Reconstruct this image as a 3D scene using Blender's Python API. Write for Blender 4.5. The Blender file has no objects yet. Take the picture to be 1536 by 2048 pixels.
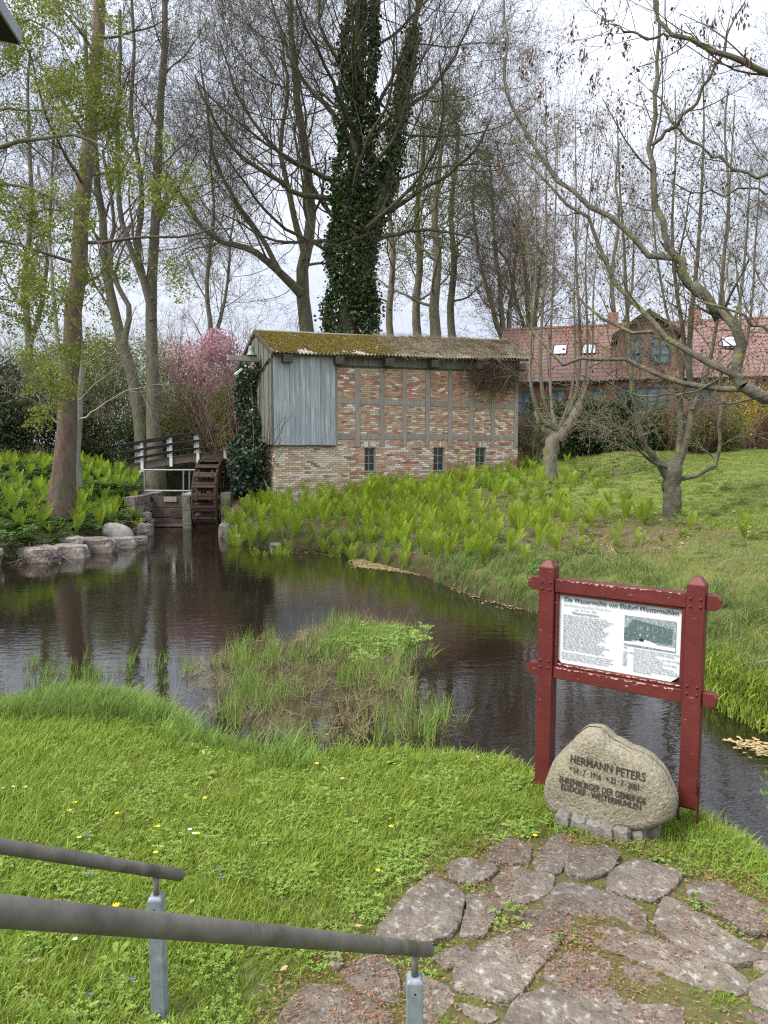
import bpy, math, random
import numpy as np
from mathutils import Vector, noise as mnoise
sc = bpy.context.scene
C = sc.collection
R = math.radians
random.seed(7)
# ------------------------------------------------------------------ camera, sky, sun, exposure
F = 1400.0; PITCH = math.atan(134 / F); CP, SP = math.cos(PITCH), math.sin(PITCH); EYE = 2.9
cam = bpy.data.cameras.new('camera'); camo = bpy.data.objects.new('camera', cam); C.objects.link(camo)
cam.sensor_fit = 'VERTICAL'; cam.sensor_height = 36; cam.lens = F / 2048 * 36
cam.clip_start = 0.05; cam.clip_end = 2000
camo.location = (0, 0, EYE); camo.rotation_euler = (math.pi / 2 - PITCH, 0, 0)
sc.camera = camo
SUN_EL, SUN_AZ = R(52), R(-118)          # azimuth from +Y, clockwise
w = bpy.data.worlds.new('World'); sc.world = w; w.use_nodes = True
nt = w.node_tree; nt.nodes.clear()
def N(nt, t, **k):
    n = nt.nodes.new(t)
    for a, v in k.items():
        if a in n.inputs.keys(): n.inputs[a].default_value = v
        else: setattr(n, a, v)
    return n
sky = N(nt, 'ShaderNodeTexSky', sky_type='NISHITA', sun_disc=False, sun_elevation=SUN_EL, sun_rotation=SUN_AZ)
bg1 = N(nt, 'ShaderNodeBackground'); bg1.inputs['Strength'].default_value = 0.1
bg2 = N(nt, 'ShaderNodeBackground'); bg2.inputs['Strength'].default_value = 1.0
tc = N(nt, 'ShaderNodeTexCoord'); mp = N(nt, 'ShaderNodeMapping'); mp.inputs['Scale'].default_value = (1, 1, 2.2)
nz = N(nt, 'ShaderNodeTexNoise'); nz.inputs['Scale'].default_value = 2.2; nz.inputs['Detail'].default_value = 5; nz.inputs['Roughness'].default_value = .5
cr = N(nt, 'ShaderNodeValToRGB')
cr.color_ramp.elements[0].position = .32; cr.color_ramp.elements[0].color = (.50, .54, .66, 1)
cr.color_ramp.elements[1].position = .68; cr.color_ramp.elements[1].color = (.66, .68, .745, 1)
sep = N(nt, 'ShaderNodeSeparateXYZ')
mm = N(nt, 'ShaderNodeMath', operation='MULTIPLY_ADD', use_clamp=False); mm.inputs[1].default_value = 1.15; mm.inputs[2].default_value = .50
mx = N(nt, 'ShaderNodeMath', operation='MAXIMUM'); mx.inputs[1].default_value = 0
ms = N(nt, 'ShaderNodeMixShader'); ms.inputs[0].default_value = .88
wo = N(nt, 'ShaderNodeOutputWorld')
L = nt.links.new
L(tc.outputs['Generated'], mp.inputs[0]); L(mp.outputs[0], nz.inputs['Vector']); L(nz.outputs['Fac'], cr.inputs[0]); L(cr.outputs[0], bg2.inputs['Color'])
L(tc.outputs['Generated'], sep.inputs[0]); L(sep.outputs['Z'], mx.inputs[0]); L(mx.outputs[0], mm.inputs[0]); L(mm.outputs[0], bg2.inputs['Strength'])
L(sky.outputs[0], bg1.inputs['Color']); L(bg1.outputs[0], ms.inputs[1]); L(bg2.outputs[0], ms.inputs[2]); L(ms.outputs[0], wo.inputs[0])
sun = bpy.data.lights.new('sun', 'SUN'); sun.energy = 2.3; sun.angle = R(18); sun.color = (1, .95, .87)
so = bpy.data.objects.new('sun', sun); C.objects.link(so)
sd = Vector((math.sin(SUN_AZ) * math.cos(SUN_EL), math.cos(SUN_AZ) * math.cos(SUN_EL), math.sin(SUN_EL)))
so.rotation_euler = sd.to_track_quat('Z', 'Y').to_euler()
so.location = sd * 60
sc.view_settings.view_transform = 'Standard'; sc.view_settings.look = 'None'
sc.view_settings.exposure = 1.1; sc.view_settings.gamma = 1; sc.view_settings.use_curve_mapping = False
sc.cycles.use_denoising = False; sc.cycles.filter_width = 1.2; sc.cycles.max_bounces = 6; sc.cycles.diffuse_bounces = 3; sc.cycles.transparent_max_bounces = 8

# ------------------------------------------------------------------ geometry helpers
def ray(x, y):
    u = (x - 768) / F; v = (1024 - y) / F
    return np.array([u, CP + v * SP, -SP + v * CP])
def at(x, y, Y):
    d = ray(x, y); return d * Y / d[1] + [0, 0, EYE]
def onz(x, y, z=0.0):
    d = ray(x, y); return d * ((z - EYE) / d[2]) + [0, 0, EYE]
def plane_pt(x, y, A, e):
    d = ray(x, y); n = np.array([-e[1], e[0]]); t = (A @ n) / (d[:2] @ n); P = d * t
    return float((P[:2] - A) @ e), float(P[2] + EYE)

def mesh(name, V, Fc, mat=None, col=None, smooth=False, attrs=None):
    V = np.asarray(V, dtype=np.float32).reshape(-1, 3)
    me = bpy.data.meshes.new(name)
    if isinstance(Fc, np.ndarray):
        k = Fc.shape[1]; li = Fc.astype(np.int32).ravel(); nf = len(Fc); ls = np.arange(nf, dtype=np.int32) * k
    else:
        li = np.array([i for f in Fc for i in f], dtype=np.int32); nf = len(Fc)
        ls = np.cumsum([0] + [len(f) for f in Fc[:-1]]).astype(np.int32) if nf else np.zeros(0, np.int32)
    me.vertices.add(len(V)); me.vertices.foreach_set('co', V.ravel())
    me.loops.add(len(li)); me.loops.foreach_set('vertex_index', li)
    me.polygons.add(nf); me.polygons.foreach_set('loop_start', ls)
    me.polygons.foreach_set('use_smooth', np.full(nf, bool(smooth)))
    me.update(calc_edges=True)
    if col is not None:
        a = me.color_attributes.new('Col', 'FLOAT_COLOR', 'POINT')
        c = np.ones((len(V), 4), dtype=np.float32); c[:, :3] = col; a.data.foreach_set('color', c.ravel())
    if mat: me.materials.append(mat)
    return me
def ob(name, me, parent=None, loc=None, rot=None, **props):
    o = bpy.data.objects.new(name, me); C.objects.link(o)
    if parent: o.parent = parent
    if loc is not None: o.location = loc
    if rot is not None: o.rotation_euler = rot
    for k, v in props.items(): o[k] = v
    return o
def thing(name, label, cat, loc=(0, 0, 0), rz=0, group=None):
    o = bpy.data.objects.new(name, None); C.objects.link(o)
    o.location = loc; o.rotation_euler = (0, 0, rz); o['label'] = label; o['category'] = cat; o.empty_display_size = .1
    if group: o['group'] = group
    return o
def tag(o, label, cat, group=None):
    o['label'] = label; o['category'] = cat
    if group: o['group'] = group
    return o
BOXF = np.array([[0, 1, 3, 2], [4, 6, 7, 5], [0, 4, 5, 1], [2, 3, 7, 6], [0, 2, 6, 4], [1, 5, 7, 3]])
BOXV = np.array([[x, y, z] for x in (-.5, .5) for y in (-.5, .5) for z in (-.5, .5)])
class MB:
    def __init__(s): s.v = []; s.f = []; s.c = []; s.n = 0
    def add(s, V, Fs, col=None):
        V = np.asarray(V, float).reshape(-1, 3); s.v.append(V)
        s.f += [tuple(int(i) + s.n for i in f) for f in Fs]; s.n += len(V)
        s.c.append(np.tile(col if col is not None else (.5, .5, .5), (len(V), 1)))
        return s
    def box(s, x0, x1, y0, y1, z0, z1, col=None):
        V = BOXV * [x1 - x0, y1 - y0, z1 - z0] + [(x0 + x1) / 2, (y0 + y1) / 2, (z0 + z1) / 2]
        return s.add(V, BOXF, col)
    def tube(s, P, r, k=8, col=None, caps=True):
        P = np.asarray(P, float); r = np.broadcast_to(np.asarray(r, float), (len(P),))
        V, Q = tubes(P[None], r[None], k); s.add(V, Q, col)
        if caps:
            b = s.n - len(V)
            s.f.append(tuple(range(b + k - 1, b - 1, -1))); s.f.append(tuple(range(s.n - k, s.n)))
        return s
    def build(s, name, mat, parent=None, loc=None, rot=None, smooth=False, bevel=0, **p):
        me = mesh(name, np.vstack(s.v), s.f, mat, np.vstack(s.c), smooth)
        o = ob(name, me, parent, loc, rot, **p)
        if bevel:
            b = o.modifiers.new('bevel', 'BEVEL'); b.width = bevel; b.segments = 2; b.limit_method = 'ANGLE'
        return o
def tubes(P, r, k):
    """P (N,S,3), r (N,S) -> verts, quads of N tubes"""
    n, S, _ = P.shape
    T = np.gradient(P, axis=1); T /= np.linalg.norm(T, axis=2, keepdims=True) + 1e-9
    m = np.abs(T.mean(axis=1)); ax = np.eye(3)[np.argmin(m, axis=1)][:, None, :]
    U = np.cross(T, np.broadcast_to(ax, T.shape)); U /= np.linalg.norm(U, axis=2, keepdims=True) + 1e-9
    W = np.cross(T, U)
    a = np.arange(k) * 2 * math.pi / k
    V = P[:, :, None, :] + r[:, :, None, None] * (np.cos(a)[None, None, :, None] * U[:, :, None, :] + np.sin(a)[None, None, :, None] * W[:, :, None, :])
    i = np.arange(n)[:, None, None] * S * k; j = np.arange(S - 1)[None, :, None] * k; c = np.arange(k)[None, None, :]; c2 = (c + 1) % k
    b = i + j
    Q = np.stack([b + c, b + c2, b + k + c2, b + k + c], axis=-1).reshape(-1, 4)
    return V.reshape(-1, 3), Q
def smoothpath(P, n):
    P = np.asarray(P, float); d = np.r_[0, np.cumsum(np.linalg.norm(np.diff(P, axis=0), axis=1))]
    t = np.linspace(0, d[-1], n); M = np.zeros_like(P); 
    dd = np.diff(d)[:, None] + 1e-9; s = np.diff(P, axis=0) / dd
    M[0] = s[0]; M[-1] = s[-1]
    if len(P) > 2: M[1:-1] = (s[1:] + s[:-1]) / 2
    k = np.clip(np.searchsorted(d, t, side='right') - 1, 0, len(P) - 2); h = np.diff(d)[k] + 1e-9; u = ((t - d[k]) / h)[:, None]; h = h[:, None]
    return (2*u**3-3*u**2+1)*P[k] + (u**3-2*u**2+u)*h*M[k] + (-2*u**3+3*u**2)*P[k+1] + (u**3-u**2)*h*M[k+1]

# ------------------------------------------------------------------ materials
def mat(name, c1, c2=None, rough=.8, scale=6, detail=6, bump=0., bscale=None, stretch=(1, 1, 1), attr=False, spec=.3, metal=0, c3=None, scale3=1.2, t3=(.5, .62), island=0., transl=0., coords='Object', objrand=0.):
    m = bpy.data.materials.new(name); m.use_nodes = True; nt = m.node_tree; nd = nt.nodes; lk = nt.links.new
    bs = nd['Principled BSDF']; out = nd['Material Output']
    bs.inputs['Roughness'].default_value = rough; bs.inputs['Metallic'].default_value = metal; bs.inputs['Specular IOR Level'].default_value = spec
    tc = nd.new('ShaderNodeTexCoord'); mp = nd.new('ShaderNodeMapping'); mp.inputs['Scale'].default_value = stretch; lk(tc.outputs[coords], mp.inputs[0])
    nz = nd.new('ShaderNodeTexNoise'); nz.inputs['Scale'].default_value = scale; nz.inputs['Detail'].default_value = detail; nz.inputs['Roughness'].default_value = .62; lk(mp.outputs[0], nz.inputs['Vector'])
    def mixc(fac, a, b, mode='MIX'):
        x = nd.new('ShaderNodeMix'); x.data_type = 'RGBA'; x.blend_type = mode
        for s, v in ((x.inputs['Factor'], fac), (x.inputs['A'], a), (x.inputs['B'], b)):
            if hasattr(v, 'links'): lk(v, s)
            elif isinstance(v, (int, float)): s.default_value = v
            else: s.default_value = (*v, 1)
        return x.outputs['Result']
    def ramp(src, a, b):
        r = nd.new('ShaderNodeMapRange'); r.inputs['From Min'].default_value = a; r.inputs['From Max'].default_value = b; lk(src, r.inputs['Value']); return r.outputs[0]
    if attr:
        at_ = nd.new('ShaderNodeAttribute'); at_.attribute_name = 'Col'
        col = mixc(ramp(nz.outputs['Fac'], .25, .75), (c1[0],) * 3 if False else c1, c2 or c1)
        col = mixc(1.0, at_.outputs['Color'], col, 'MULTIPLY')
    else:
        col = mixc(ramp(nz.outputs['Fac'], .3, .7), c1, c2 or c1)
    if c3:
        n3 = nd.new('ShaderNodeTexNoise'); n3.inputs['Scale'].default_value = scale3; n3.inputs['Detail'].default_value = 5; lk(mp.outputs[0], n3.inputs['Vector'])
        col = mixc(ramp(n3.outputs['Fac'], *t3), col, c3)
    for kind, amt in (('i', island), ('o', objrand)):
        if amt:
            if kind == 'i': g = nd.new('ShaderNodeNewGeometry'); src = g.outputs['Random Per Island']
            else: g = nd.new('ShaderNodeObjectInfo'); src = g.outputs['Random']
            r = nd.new('ShaderNodeMapRange'); r.inputs['To Min'].default_value = 1 - amt; r.inputs['To Max'].default_value = 1 + amt; lk(src, r.inputs['Value'])
            cb = nd.new('ShaderNodeCombineColor')
            for i in range(3): lk(r.outputs[0], cb.inputs[i])
            col = mixc(1.0, col, cb.outputs[0], 'MULTIPLY')
    lk(col, bs.inputs['Base Color'])
    if bump:
        nb = nz
        if bscale:
            nb = nd.new('ShaderNodeTexNoise'); nb.inputs['Scale'].default_value = bscale; nb.inputs['Detail'].default_value = 6; lk(mp.outputs[0], nb.inputs['Vector'])
        b = nd.new('ShaderNodeBump'); b.inputs['Strength'].default_value = bump; b.inputs['Distance'].default_value = .03
        lk(nb.outputs['Fac'], b.inputs['Height']); lk(b.outputs[0], bs.inputs['Normal'])
    if transl:
        tr = nd.new('ShaderNodeBsdfTranslucent'); lk(col, tr.inputs['Color']); mxs = nd.new('ShaderNodeMixShader'); mxs.inputs[0].default_value = transl
        lk(bs.outputs[0], mxs.inputs[1]); lk(tr.outputs[0], mxs.inputs[2]); lk(mxs.outputs[0], out.inputs['Surface'])
    return m
M = {}
M['ground'] = mat('ground', (.75, .75, .75), (1.35, 1.3, 1.2), rough=.95, scale=14, bump=.6, bscale=40, attr=True, spec=.1)
M['grass'] = mat('grass', (.19, .29, .03), (.34, .42, .065), scale=.9, island=.4, transl=.35, rough=.55, coords='Object')
M['lawn2'] = mat('mown_lawn', (.17, .24, .04), (.28, .34, .075), scale=.7, island=.35, transl=.3, rough=.6)
M['tallgrass'] = mat('tall_grass', (.15, .25, .05), (.26, .36, .07), scale=1.2, island=.45, transl=.3, rough=.5)
M['bankgrass'] = mat('bank_grass', (.12, .19, .045), (.21, .27, .075), scale=1.0, island=.4, transl=.3, rough=.6)
M['strawgrass'] = mat('straw_grass', (.32, .27, .14), (.22, .18, .09), scale=3, island=.35, transl=.2, rough=.7)
M['clover'] = mat('clover', (.17, .28, .05), (.29, .40, .08), scale=4, island=.35, transl=.3, rough=.5)
M['fern'] = mat('fern', (.17, .275, .017), (.31, .40, .026), scale=.8, transl=.35, rough=.55, objrand=.22, coords='Object')
M['herb'] = mat('herb', (.085, .16, .035), (.16, .245, .05), scale=2, island=.4, transl=.3, rough=.5)
M['litter'] = mat('litter', (.16, .07, .04), (.30, .17, .09), scale=20, island=.5, rough=.8)
M['paleleaf'] = mat('pale_leaf', (.42, .33, .16), (.30, .22, .10), scale=8, island=.3, rough=.7)
M['bark_brown'] = mat('bark_brown', (.085, .058, .042), (.19, .135, .10), scale=3.2, stretch=(3, 3, .7), bump=.9, bscale=6, rough=.9, c3=(.10, .12, .045), scale3=.9, t3=(.55, .72))
M['bark_dark'] = mat('bark_dark', (.055, .048, .036), (.13, .115, .085), scale=3, stretch=(3, 3, 1), bump=.8, bscale=6, rough=.9, c3=(.10, .11, .035), scale3=1.3, t3=(.5, .66))
M['bark_grey'] = mat('bark_grey', (.12, .105, .08), (.25, .22, .165), scale=3, stretch=(3, 3, 1), bump=.8, bscale=6, rough=.9, c3=(.13, .145, .05), scale3=1.3, t3=(.5, .68))
M['bark_pale'] = mat('bark_pale', (.22, .21, .185), (.38, .36, .31), scale=3, stretch=(2, 2, 1), bump=.5, bscale=7, rough=.9, c3=(.15, .16, .08), scale3=1.3, t3=(.55, .7))
M['bark_lichen'] = mat('bark_lichen', (.06, .053, .04), (.165, .152, .11), scale=6, bump=.8, bscale=26, rough=.9, c3=(.17, .17, .04), scale3=6, t3=(.57, .68))
M['twig'] = mat('twig', (.06, .05, .036), (.13, .112, .078), scale=1.5, rough=.85)
M['twig_brown'] = mat('twig_brown', (.12, .075, .055), (.21, .145, .105), scale=1.5, rough=.85)
M['twig_grey'] = mat('twig_grey', (.14, .125, .09), (.24, .21, .15), scale=1.5, rough=.85, c3=(.19, .20, .05), scale3=.9, t3=(.5, .7))
M['spring'] = mat('spring_leaf', (.15, .19, .022), (.27, .31, .055), scale=1, island=.3, transl=.45, rough=.5)
M['spring_dull'] = mat('spring_leaf_dull', (.10, .15, .03), (.19, .23, .06), scale=1, island=.35, transl=.4, rough=.5)
M['bud'] = mat('bud', (.09, .07, .045), (.16, .13, .07), scale=2, island=.4, rough=.8)
M['seed'] = mat('seed_cluster', (.06, .035, .022), (.16, .08, .05), scale=6, island=.4, rough=.8)
M['ivy'] = mat('ivy', (.028, .055, .016), (.085, .13, .036), scale=2.5, island=.45, transl=.08, rough=.38, spec=.5)
M['ivywall'] = mat('ivy_wall', (.022, .045, .022), (.06, .10, .05), scale=2.5, island=.45, transl=.08, rough=.36, spec=.5)
M['evergreen'] = mat('evergreen', (.016, .03, .012), (.045, .07, .022), scale=1.2, island=.4, transl=.1, rough=.5)
M['hedge'] = mat('hedge', (.025, .05, .015), (.075, .12, .028), scale=1.5, island=.45, transl=.15, rough=.45)
M['shrub_light'] = mat('shrub_light', (.14, .19, .03), (.26, .33, .07), scale=1.2, island=.35, transl=.35, rough=.5)
M['shrub_olive'] = mat('shrub_olive', (.11, .13, .035), (.21, .22, .06), scale=1.2, island=.4, transl=.3, rough=.6)
M['pink'] = mat('blossom_pink', (.72, .36, .44), (.86, .68, .72), scale=2, island=.25, transl=.4, rough=.6)
M['white_blossom'] = mat('blossom_white', (.62, .62, .50), (.70, .70, .62), scale=2, island=.2, transl=.4, rough=.6)
M['yellow'] = mat('blossom_yellow', (.62, .46, .02), (.52, .40, .05), scale=2, island=.3, transl=.3, rough=.6)
M['brick'] = mat('brick', (.72, .72, .72), (1.25, 1.2, 1.15), rough=.92, scale=16, bump=.4, attr=True, spec=.15)
M['mortar'] = mat('mortar', (.46, .41, .33), (.60, .55, .46), rough=.95, scale=12, bump=.3)
M['timber'] = mat('timber', (.26, .225, .185), (.43, .385, .33), rough=.9, scale=5, stretch=(3, 3, .35), bump=.6, c3=(.38, .34, .30), scale3=4, t3=(.55, .75), objrand=.1)
M['timber_dark'] = mat('timber_dark', (.07, .055, .045), (.14, .11, .09), rough=.9, scale=5, stretch=(3, 3, .5), bump=.5)
M['boards'] = mat('cladding_boards', (.29, .32, .33), (.43, .47, .48), rough=.8, scale=3.5, stretch=(7, 7, .45), bump=.25, c3=(.52, .56, .56), scale3=2.2, t3=(.52, .66), objrand=.12)
M['boards_dark'] = mat('gable_boards', (.12, .125, .10), (.22, .22, .18), rough=.85, scale=3.5, stretch=(7, 7, .5), bump=.3, objrand=.12)
M['roof'] = mat('roof_sheet', (.26, .235, .19), (.44, .41, .35), rough=.95, scale=7, bump=.5, bscale=20, c3=(.20, .17, .07), scale3=1.4, t3=(.55, .7))
M['moss'] = mat('moss', (.06, .052, .014), (.145, .112, .028), rough=1, scale=6, island=.4, spec=.05)
M['vine'] = mat('dry_vine', (.17, .14, .085), (.36, .30, .20), rough=.9, scale=2, island=.3)
M['vine_dark'] = mat('dry_vine_dark', (.10, .065, .045), (.20, .14, .10), rough=.9, scale=2, island=.3)
M['glass'] = mat('window_glass', (.03, .04, .038), (.055, .065, .06), rough=.12, scale=4, spec=.6)
M['sash'] = mat('sash_paint', (.30, .33, .27), (.42, .45, .38), rough=.6, scale=9)
M['white'] = mat('white_paint', (.72, .72, .70), (.80, .80, .78), rough=.6, scale=5, c3=(.42, .43, .38), scale3=3, t3=(.6, .75))
M['rail_dark'] = mat('dark_tarred_wood', (.018, .02, .02), (.04, .04, .04), rough=.95, spec=.05, scale=9)
M['deck'] = mat('deck_wood', (.11, .085, .065), (.19, .155, .12), rough=.9, scale=6, bump=.4)
M['wheelwood'] = mat('wheel_wood', (.034, .022, .016), (.095, .056, .040), rough=.75, scale=4, stretch=(.6, 4, 4), bump=.5, c3=(.15, .10, .07), scale3=3, t3=(.6, .8), objrand=.25)
M['iron'] = mat('rusty_iron', (.05, .03, .022), (.11, .06, .04), rough=.8, scale=12)
M['steel'] = mat('galvanised_steel', (.28, .30, .31), (.42, .44, .45), rough=.5, metal=.35, scale=14)
M['pipe'] = mat('pipe_worn', (.115, .108, .09), (.215, .20, .17), rough=.55, metal=.25, scale=9, stretch=(1, 1, 1), c3=(.085, .075, .06), scale3=6, t3=(.55, .68), bump=.04, bscale=60)
M['post_steel'] = mat('post_zinc', (.20, .235, .27), (.34, .38, .42), rough=.5, metal=.3, scale=22, c3=(.42, .45, .48), scale3=9, t3=(.58, .72))
M['concrete'] = mat('mossy_concrete', (.13, .125, .09), (.25, .23, .18), rough=.95, scale=5, bump=.5, c3=(.07, .09, .03), scale3=2.2, t3=(.5, .66))
M['stone'] = mat('field_stone', (.15, .125, .105), (.30, .26, .225), rough=.9, scale=6, bump=.6, bscale=18, c3=(.46, .43, .38), scale3=4, t3=(.6, .72), objrand=.18)
M['boulder'] = mat('pale_boulder', (.25, .235, .21), (.42, .40, .36), rough=.9, scale=6, bump=.4)
M['flag'] = mat('flagstone', (.095, .078, .06), (.25, .215, .17), rough=.92, scale=12, detail=10, bump=1.0, bscale=45, c3=(.36, .34, .30), scale3=24, t3=(.57, .70), objrand=.2)
M['memorial'] = mat('memorial_stone', (.16, .14, .095), (.38, .345, .25), rough=.92, scale=45, detail=10, bump=.6, bscale=60, c3=(.33, .30, .20), scale3=7, t3=(.55, .75))
M['sett'] = mat('granite_sett', (.13, .12, .10), (.30, .28, .245), rough=.9, scale=20, bump=.5, objrand=.12)
M['lettering'] = mat('groove_shade_lettering', (.04, .034, .025), (.06, .05, .035), rough=.95, scale=20)  # dark colour stands in for the shade inside cut letters
M['red'] = mat('oxide_red_paint', (.10, .018, .016), (.14, .028, .025), rough=.5, scale=7, bump=.10, bscale=40, stretch=(1, 1, 1), c3=None)
M['chip'] = mat('chipped_paint', (.50, .36, .32), (.62, .50, .46), rough=.9, scale=20)
M['panel'] = mat('sign_panel', (.66, .71, .74), (.70, .74, .76), rough=.6, scale=3, spec=.15)
M['ink'] = mat('ink', (.02, .022, .03), (.03, .03, .04), rough=.6)
M['ink_soft'] = mat('ink_faded', (.22, .25, .28), (.30, .33, .36), rough=.6)
M['print_dark'] = mat('print_dark', (.01, .04, .045), (.20, .26, .27), rough=.5, scale=90, detail=10)
M['print_mid'] = mat('print_mid', (.05, .09, .10), (.50, .55, .56), rough=.5, scale=70, detail=8)
M['print_light'] = mat('print_light', (.60, .64, .65), (.70, .72, .73), rough=.5, scale=40)
M['tile'] = mat('roof_tile', (.20, .105, .08), (.31, .18, .14), rough=.9, scale=1.3, island=.0, c3=(.26, .17, .15), scale3=.35, t3=(.42, .62))
M['farbrick'] = mat('far_brick', (.26, .13, .10), (.38, .21, .165), rough=.95, scale=9)
M['teal'] = mat('teal_paint', (.035, .10, .115), (.06, .15, .165), rough=.6, scale=6)
M['farglass'] = mat('far_glass', (.12, .14, .15), (.22, .24, .25), rough=.08, scale=2, spec=.8)
M['skyglass'] = mat('skylight_glass', (.60, .65, .70), (.70, .74, .78), rough=.1, scale=2, spec=1)
M['bronze'] = mat('bell_metal', (.16, .20, .17), (.24, .28, .24), rough=.5, metal=.4, scale=8)
M['soffit'] = mat('dark_eave', (.012, .013, .016), (.02, .02, .024), rough=.8)
M['zinc'] = mat('zinc_edge', (.22, .23, .27), (.30, .31, .35), rough=.5)
M['root'] = mat('dead_roots', (.10, .075, .055), (.24, .19, .15), rough=.9, scale=6, island=.3)
M['flower_y'] = mat('dandelion_yellow', (.75, .55, .01), (.80, .62, .02), rough=.6)
M['flower_w'] = mat('daisy_white', (.70, .70, .68), (.75, .75, .75), rough=.6)
M['flower_b'] = mat('violet_blue', (.10, .10, .30), (.14, .14, .36), rough=.6)
# worn red paint: pale flakes along the grain (wear on the wood itself)
def wear(m, sx):
    nt = m.node_tree; nd = nt.nodes; lk = nt.links.new; bs = nd['Principled BSDF']
    src = bs.inputs['Base Color'].links[0].from_socket
    tc = nd.new('ShaderNodeTexCoord'); mp = nd.new('ShaderNodeMapping'); mp.inputs['Scale'].default_value = sx; lk(tc.outputs['Object'], mp.inputs[0])
    nz = nd.new('ShaderNodeTexNoise'); nz.inputs['Scale'].default_value = 9; nz.inputs['Detail'].default_value = 8; nz.inputs['Roughness'].default_value = .7; lk(mp.outputs[0], nz.inputs['Vector'])
    r = nd.new('ShaderNodeMapRange'); r.inputs['From Min'].default_value = .63; r.inputs['From Max'].default_value = .665; lk(nz.outputs['Fac'], r.inputs['Value'])
    mx = nd.new('ShaderNodeMix'); mx.data_type = 'RGBA'; lk(r.outputs[0], mx.inputs['Factor']); lk(src, mx.inputs['A']); mx.inputs['B'].default_value = (.42, .27, .24, 1); lk(mx.outputs['Result'], bs.inputs['Base Color'])
wear(M['red'], (1.2, 4, 6))
# water
m = bpy.data.materials.new('pond_water'); m.use_nodes = True; nt = m.node_tree; nd = nt.nodes; lk = nt.links.new; bs = nd['Principled BSDF']
bs.inputs['Base Color'].default_value = (.013, .009, .0055, 1); bs.inputs['Roughness'].default_value = .02; bs.inputs['IOR'].default_value = 2.05
g = nd.new('ShaderNodeNewGeometry')
def wn(scale, st, rotz, detail):
    mp = nd.new('ShaderNodeMapping'); mp.inputs['Scale'].default_value = st; mp.inputs['Rotation'].default_value = (0, 0, rotz); lk(g.outputs['Position'], mp.inputs[0])
    n = nd.new('ShaderNodeTexNoise'); n.inputs['Scale'].default_value = scale; n.inputs['Detail'].default_value = detail; n.inputs['Roughness'].default_value = .55; lk(mp.outputs[0], n.inputs['Vector']); return n.outputs['Fac']
a1 = wn(5.5, (.55, 1.3, 1), .1, 3); a2 = wn(20, (.5, 1.2, 1), -.35, 2); amp = wn(.5, (1, 1, 1), 0, 2)
ad = nd.new('ShaderNodeMath'); ad.operation = 'MULTIPLY_ADD'; lk(a2, ad.inputs[0]); ad.inputs[1].default_value = .30; lk(a1, ad.inputs[2])
rr = nd.new('ShaderNodeMapRange'); rr.inputs['From Min'].default_value = .35; rr.inputs['From Max'].default_value = .65; rr.inputs['To Min'].default_value = .3; rr.inputs['To Max'].default_value = 1.0; lk(amp, rr.inputs['Value'])
mu = nd.new('ShaderNodeMath'); mu.operation = 'MULTIPLY'; lk(ad.outputs[0], mu.inputs[0]); lk(rr.outputs[0], mu.inputs[1])
b = nd.new('ShaderNodeBump'); b.inputs['Strength'].default_value = .22; b.inputs['Distance'].default_value = .02; lk(mu.outputs[0], b.inputs['Height']); lk(b.outputs[0], bs.inputs['Normal'])
M['water'] = m

# ------------------------------------------------------------------ terrain
far_px = [(-700, 1235), (-300, 1165), (0, 1132), (100, 1118), (165, 1105), (225, 1092), (262, 1074), (288, 1058)]
shore = [tuple(onz(x, y)[:2]) for x, y in far_px]
shore += [(-8.36, 24.6), (-10.2, 30), (-12.4, 36), (-10.0, 36), (-8.2, 30), (-6.95, 27.1), (-5.72, 27.1), (-5.72, 24.3)]
shore += [tuple(onz(x, y)[:2]) for x, y in [(455, 1075), (500, 1092), (560, 1098), (640, 1101), (690, 1107), (740, 1124), (850, 1152), (890, 1170), (960, 1196), (1060, 1222), (1150, 1258), (1250, 1305), (1390, 1372), (1440, 1410), (1536, 1462), (1900, 1600), (2600, 1800)]]
shore += [tuple(onz(x, y, .36)[:2]) for x, y in [(2600, 2300), (1900, 1900), (1600, 1722), (1536, 1688), (1470, 1648), (1410, 1612), (1330, 1590), (1200, 1562), (1100, 1545), (1060, 1515), (1000, 1497), (800, 1487), (560, 1490), (450, 1475), (400, 1440), (330, 1402), (200, 1387), (80, 1397), (0, 1412), (-300, 1445), (-900, 1500)]]
shore = np.array(shore)
def sdist(X, Y, poly):
    """signed distance, negative inside"""
    P = np.stack([X.ravel(), Y.ravel()], 1); A = poly; B = np.roll(poly, -1, 0)
    best = np.full(len(P), 1e9); ins = np.zeros(len(P), bool)
    for a, b_ in zip(A, B):
        e = b_ - a; q = P - a; t = np.clip((q @ e) / (e @ e), 0, 1)
        best = np.minimum(best, np.hypot(*(q - t[:, None] * e).T))
        c = ((a[1] > P[:, 1]) != (b_[1] > P[:, 1])) & (P[:, 0] < (b_[0] - a[0]) * (P[:, 1] - a[1]) / (b_[1] - a[1] + 1e-12) + a[0]); ins ^= c
    return np.where(ins, -best, best).reshape(X.shape)
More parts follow.
